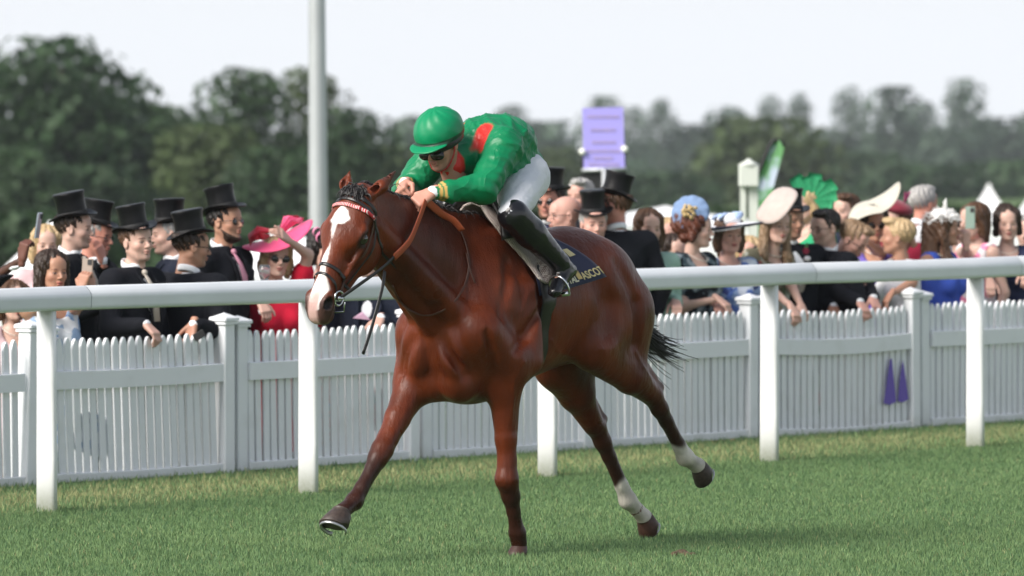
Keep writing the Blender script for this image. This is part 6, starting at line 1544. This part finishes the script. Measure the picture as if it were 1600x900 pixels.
mb = MB(); mb.lathe([(.085, 0), (.08, .03), (.055, .05), (0, .055)], 20); hat_part(r[0], mb, 'hat_crown', ivory, r[1], r[2], (-.01, 0, .075), (6, 0))
burg = felt('burgundy', (.20, .008, .025), .7)
r = person('person in a burgundy feathered hat behind the blonde cropped woman', 1400, 345, 48.2, -120, 'fair', False, hairs=('bob', 'brown'), outfit='dress', dm=cloth_mat('burgundy_dress', (.20, .01, .03)))
mb = MB(); mb.ball((0, 0, .01), (.13, .12, .05), 20, 10); hat_part(r[0], mb, 'beret', burg, r[1], r[2], (-.0, 0, .085), (0, -18))
mb = MB()
for q in range(5): mb.tube([(0, 0, 0), (-.02 + .01 * q, .02, .05), (-.05 + .025 * q, .03, .085)], [.006, .012, .002], 5, flat=.3)
hat_part(r[0], mb, 'hat_feather', felt('magenta', (.40, .02, .14), .6), r[1], r[2], (.0, .06, .12), (0, 0))
r = person('blonde cropped woman in a white top facing left with an arm along the fence', 1402, 370, 0, 172, 'tan', False, -4, hairs=('short', 'blonde'), outfit='dress', dm=cloth_mat('white_top', (.76, .75, .77)), sleeves='none', handl=fp(1395, 458, .05), handr=(1424, 378, 47.2), kr='face', elbow=-.2, byaw=-150, ghr=((-.5, 0, .8), (.3, -.9, .2)), kl='drape')
r = person('grey haired man in a white shirt seen between two hats', 1444, 318, 48.6, 40, 'ruddy', True, 0, hairs=('short', 'grey'), jm=shirt_w)
fluff = mat('white_feather', (.80, .79, .78), .9, sheen=.4)
r = person('laughing woman with long brown hair and a white feather hat in a royal blue dress', 1474, 358, 47.4, 0, 'tan', False, -6, hairs=('long', 'brown'), outfit='dress', dm=cloth_mat('royal_blue', (.05, .10, .46)), sleeves='none', handr=fp(1498, 447, .35), byaw=-35, kr='hold')
mb = MB(); rgl = np.random.default_rng(11)
mb.ball((0, 0, .02), (.092, .088, .062), 16, 10)
for q in range(420):
    d = rgl.standard_normal(3); d /= np.linalg.norm(d); d[2] = abs(d[2]) * .9 - .1; p = d * [.095, .090, .075]; e = p + d * .028 + rgl.standard_normal(3) * .012; mb.tube([p * .6, p, e], [.010, .009, .002], 4, caps=False, flat=.5)
o = hat_part(r[0], mb, 'feather_hat', fluff, r[1], r[2], (-.01, 0, .060), (0, 0)); o['kind'] = 'stuff'
mb = MB()
for q in range(3): mb.tube([(.0 + .01 * q, (q - 1) * .03 + .025 * math.cos(a), .035 + .025 * math.sin(a) + .01 * q) for a in [2 * math.pi * i / 14 for i in range(15)]], .0035, 5)
hat_part(r[0], mb, 'feather_loop', fluff, r[1], r[2], (.02, 0, .125), (0, 0))
wineglass(1488, 446, fY(1488, .25), 'wine glass held behind the fence by the woman in royal blue', 0)
r = person('brown haired woman filming with a green phone in a pink floral dress', 1521, 345, 48.0, -140, 'fair', False, hairs=('bob', 'brown'), outfit='dress', dm=cloth_mat('pink_floral', (.74, .70, .72), pattern='floral', cols=[(.70, .10, .28), (.75, .68, .7), (.80, .25, .40)], scale=15), sleeves='none', handr=(1513, 378, 47.4), kr='hold', handl=None, ghr=((.0, 0, 1), (.5, -.8, .0)))
phone(1516, 340, 47.42, -30, 'green cased phone held up in front of her face by the filming woman', mat('green_case', (.20, .28, .24), .4), 0)
r = person('dark haired woman in a navy short sleeved dress with a belt', 1574, 349, 0, -88, 'fair', False, 0, 3, hairs=('updo', 'dark'), outfit='dress', dm=cloth_mat('navy_dress', (.018, .024, .06)), sleeves='short', handr=fp(1550, 456, .02), handl=(1600, 445, 47.2))
r = person('person cut off by the right edge behind the navy dress', 1606, 362, 49.0, -110, 'fair', True, hairs=('short', 'grey'), jm=black_wool)
r = person('pale blonde onlooker half hidden under the raised dark hand', 72, 383, 43.6, -80, 'fair', False, hairs=('bob', 'blonde'), outfit='dress', dm=cloth_mat('pale_pink_dress', (.62, .45, .47)))
r = person('onlooker in pale pink glimpsed low at the left edge of the fence', 22, 470, 42.0, -70, 'fair', False, hairs=('bob', 'brown'), outfit='dress', dm=cloth_mat('pale_pink_dress', (.62, .45, .47)))
r = person('small pink face low between the blue floral dress and the blush disc hat', 1170, 398, 47.6, -95, 'pink', False, hairs=('bob', 'blonde'), outfit='dress', dm=cloth_mat('white_dress', (.7, .7, .7)))
r = person('onlooker in a black suit behind the laughing woman in royal blue', 1500, 372, 49.2, -110, 'fair', True, hairs=('short', 'dark'))
r = person('brown haired onlooker deep in the crowd between the bowed man and ivory hat', 1322, 330, 49.4, -130, 'fair', True, hairs=('short', 'brown'), jm=char_wool)
r = person('onlooker in dark clothes half hidden behind the pale green dress', 1052, 395, 46.6, -60, 'fair', False, hairs=('bob', 'dark'), outfit='dress', dm=cloth_mat('emerald_dress'))
# ---------------------------------------------------------------- air
def haze():
    me = bpy.data.meshes.new('haze'); bm = bmesh.new(); bmesh.ops.create_cube(bm, size=1.0); bm.to_mesh(me); bm.free()
    o = link('haze', me); o.scale = (3400, 2300, 46); o.location = (0, 400, -4.5)
    m = bpy.data.materials.new('haze_air'); m.use_nodes = True; n = m.node_tree.nodes; n.clear()
    out = n.new('ShaderNodeOutputMaterial'); v = n.new('ShaderNodeVolumePrincipled')
    v.inputs['Color'].default_value = (0.86, 0.92, 1.0, 1); v.inputs['Density'].default_value = HAZE; v.inputs['Anisotropy'].default_value = 0.0
    m.node_tree.links.new(v.outputs[0], out.inputs['Volume']); me.materials.append(m); tag(o, 'thin pale summer haze over the far trees', 'haze', kind='stuff')
HAZE = 0.00014
haze()
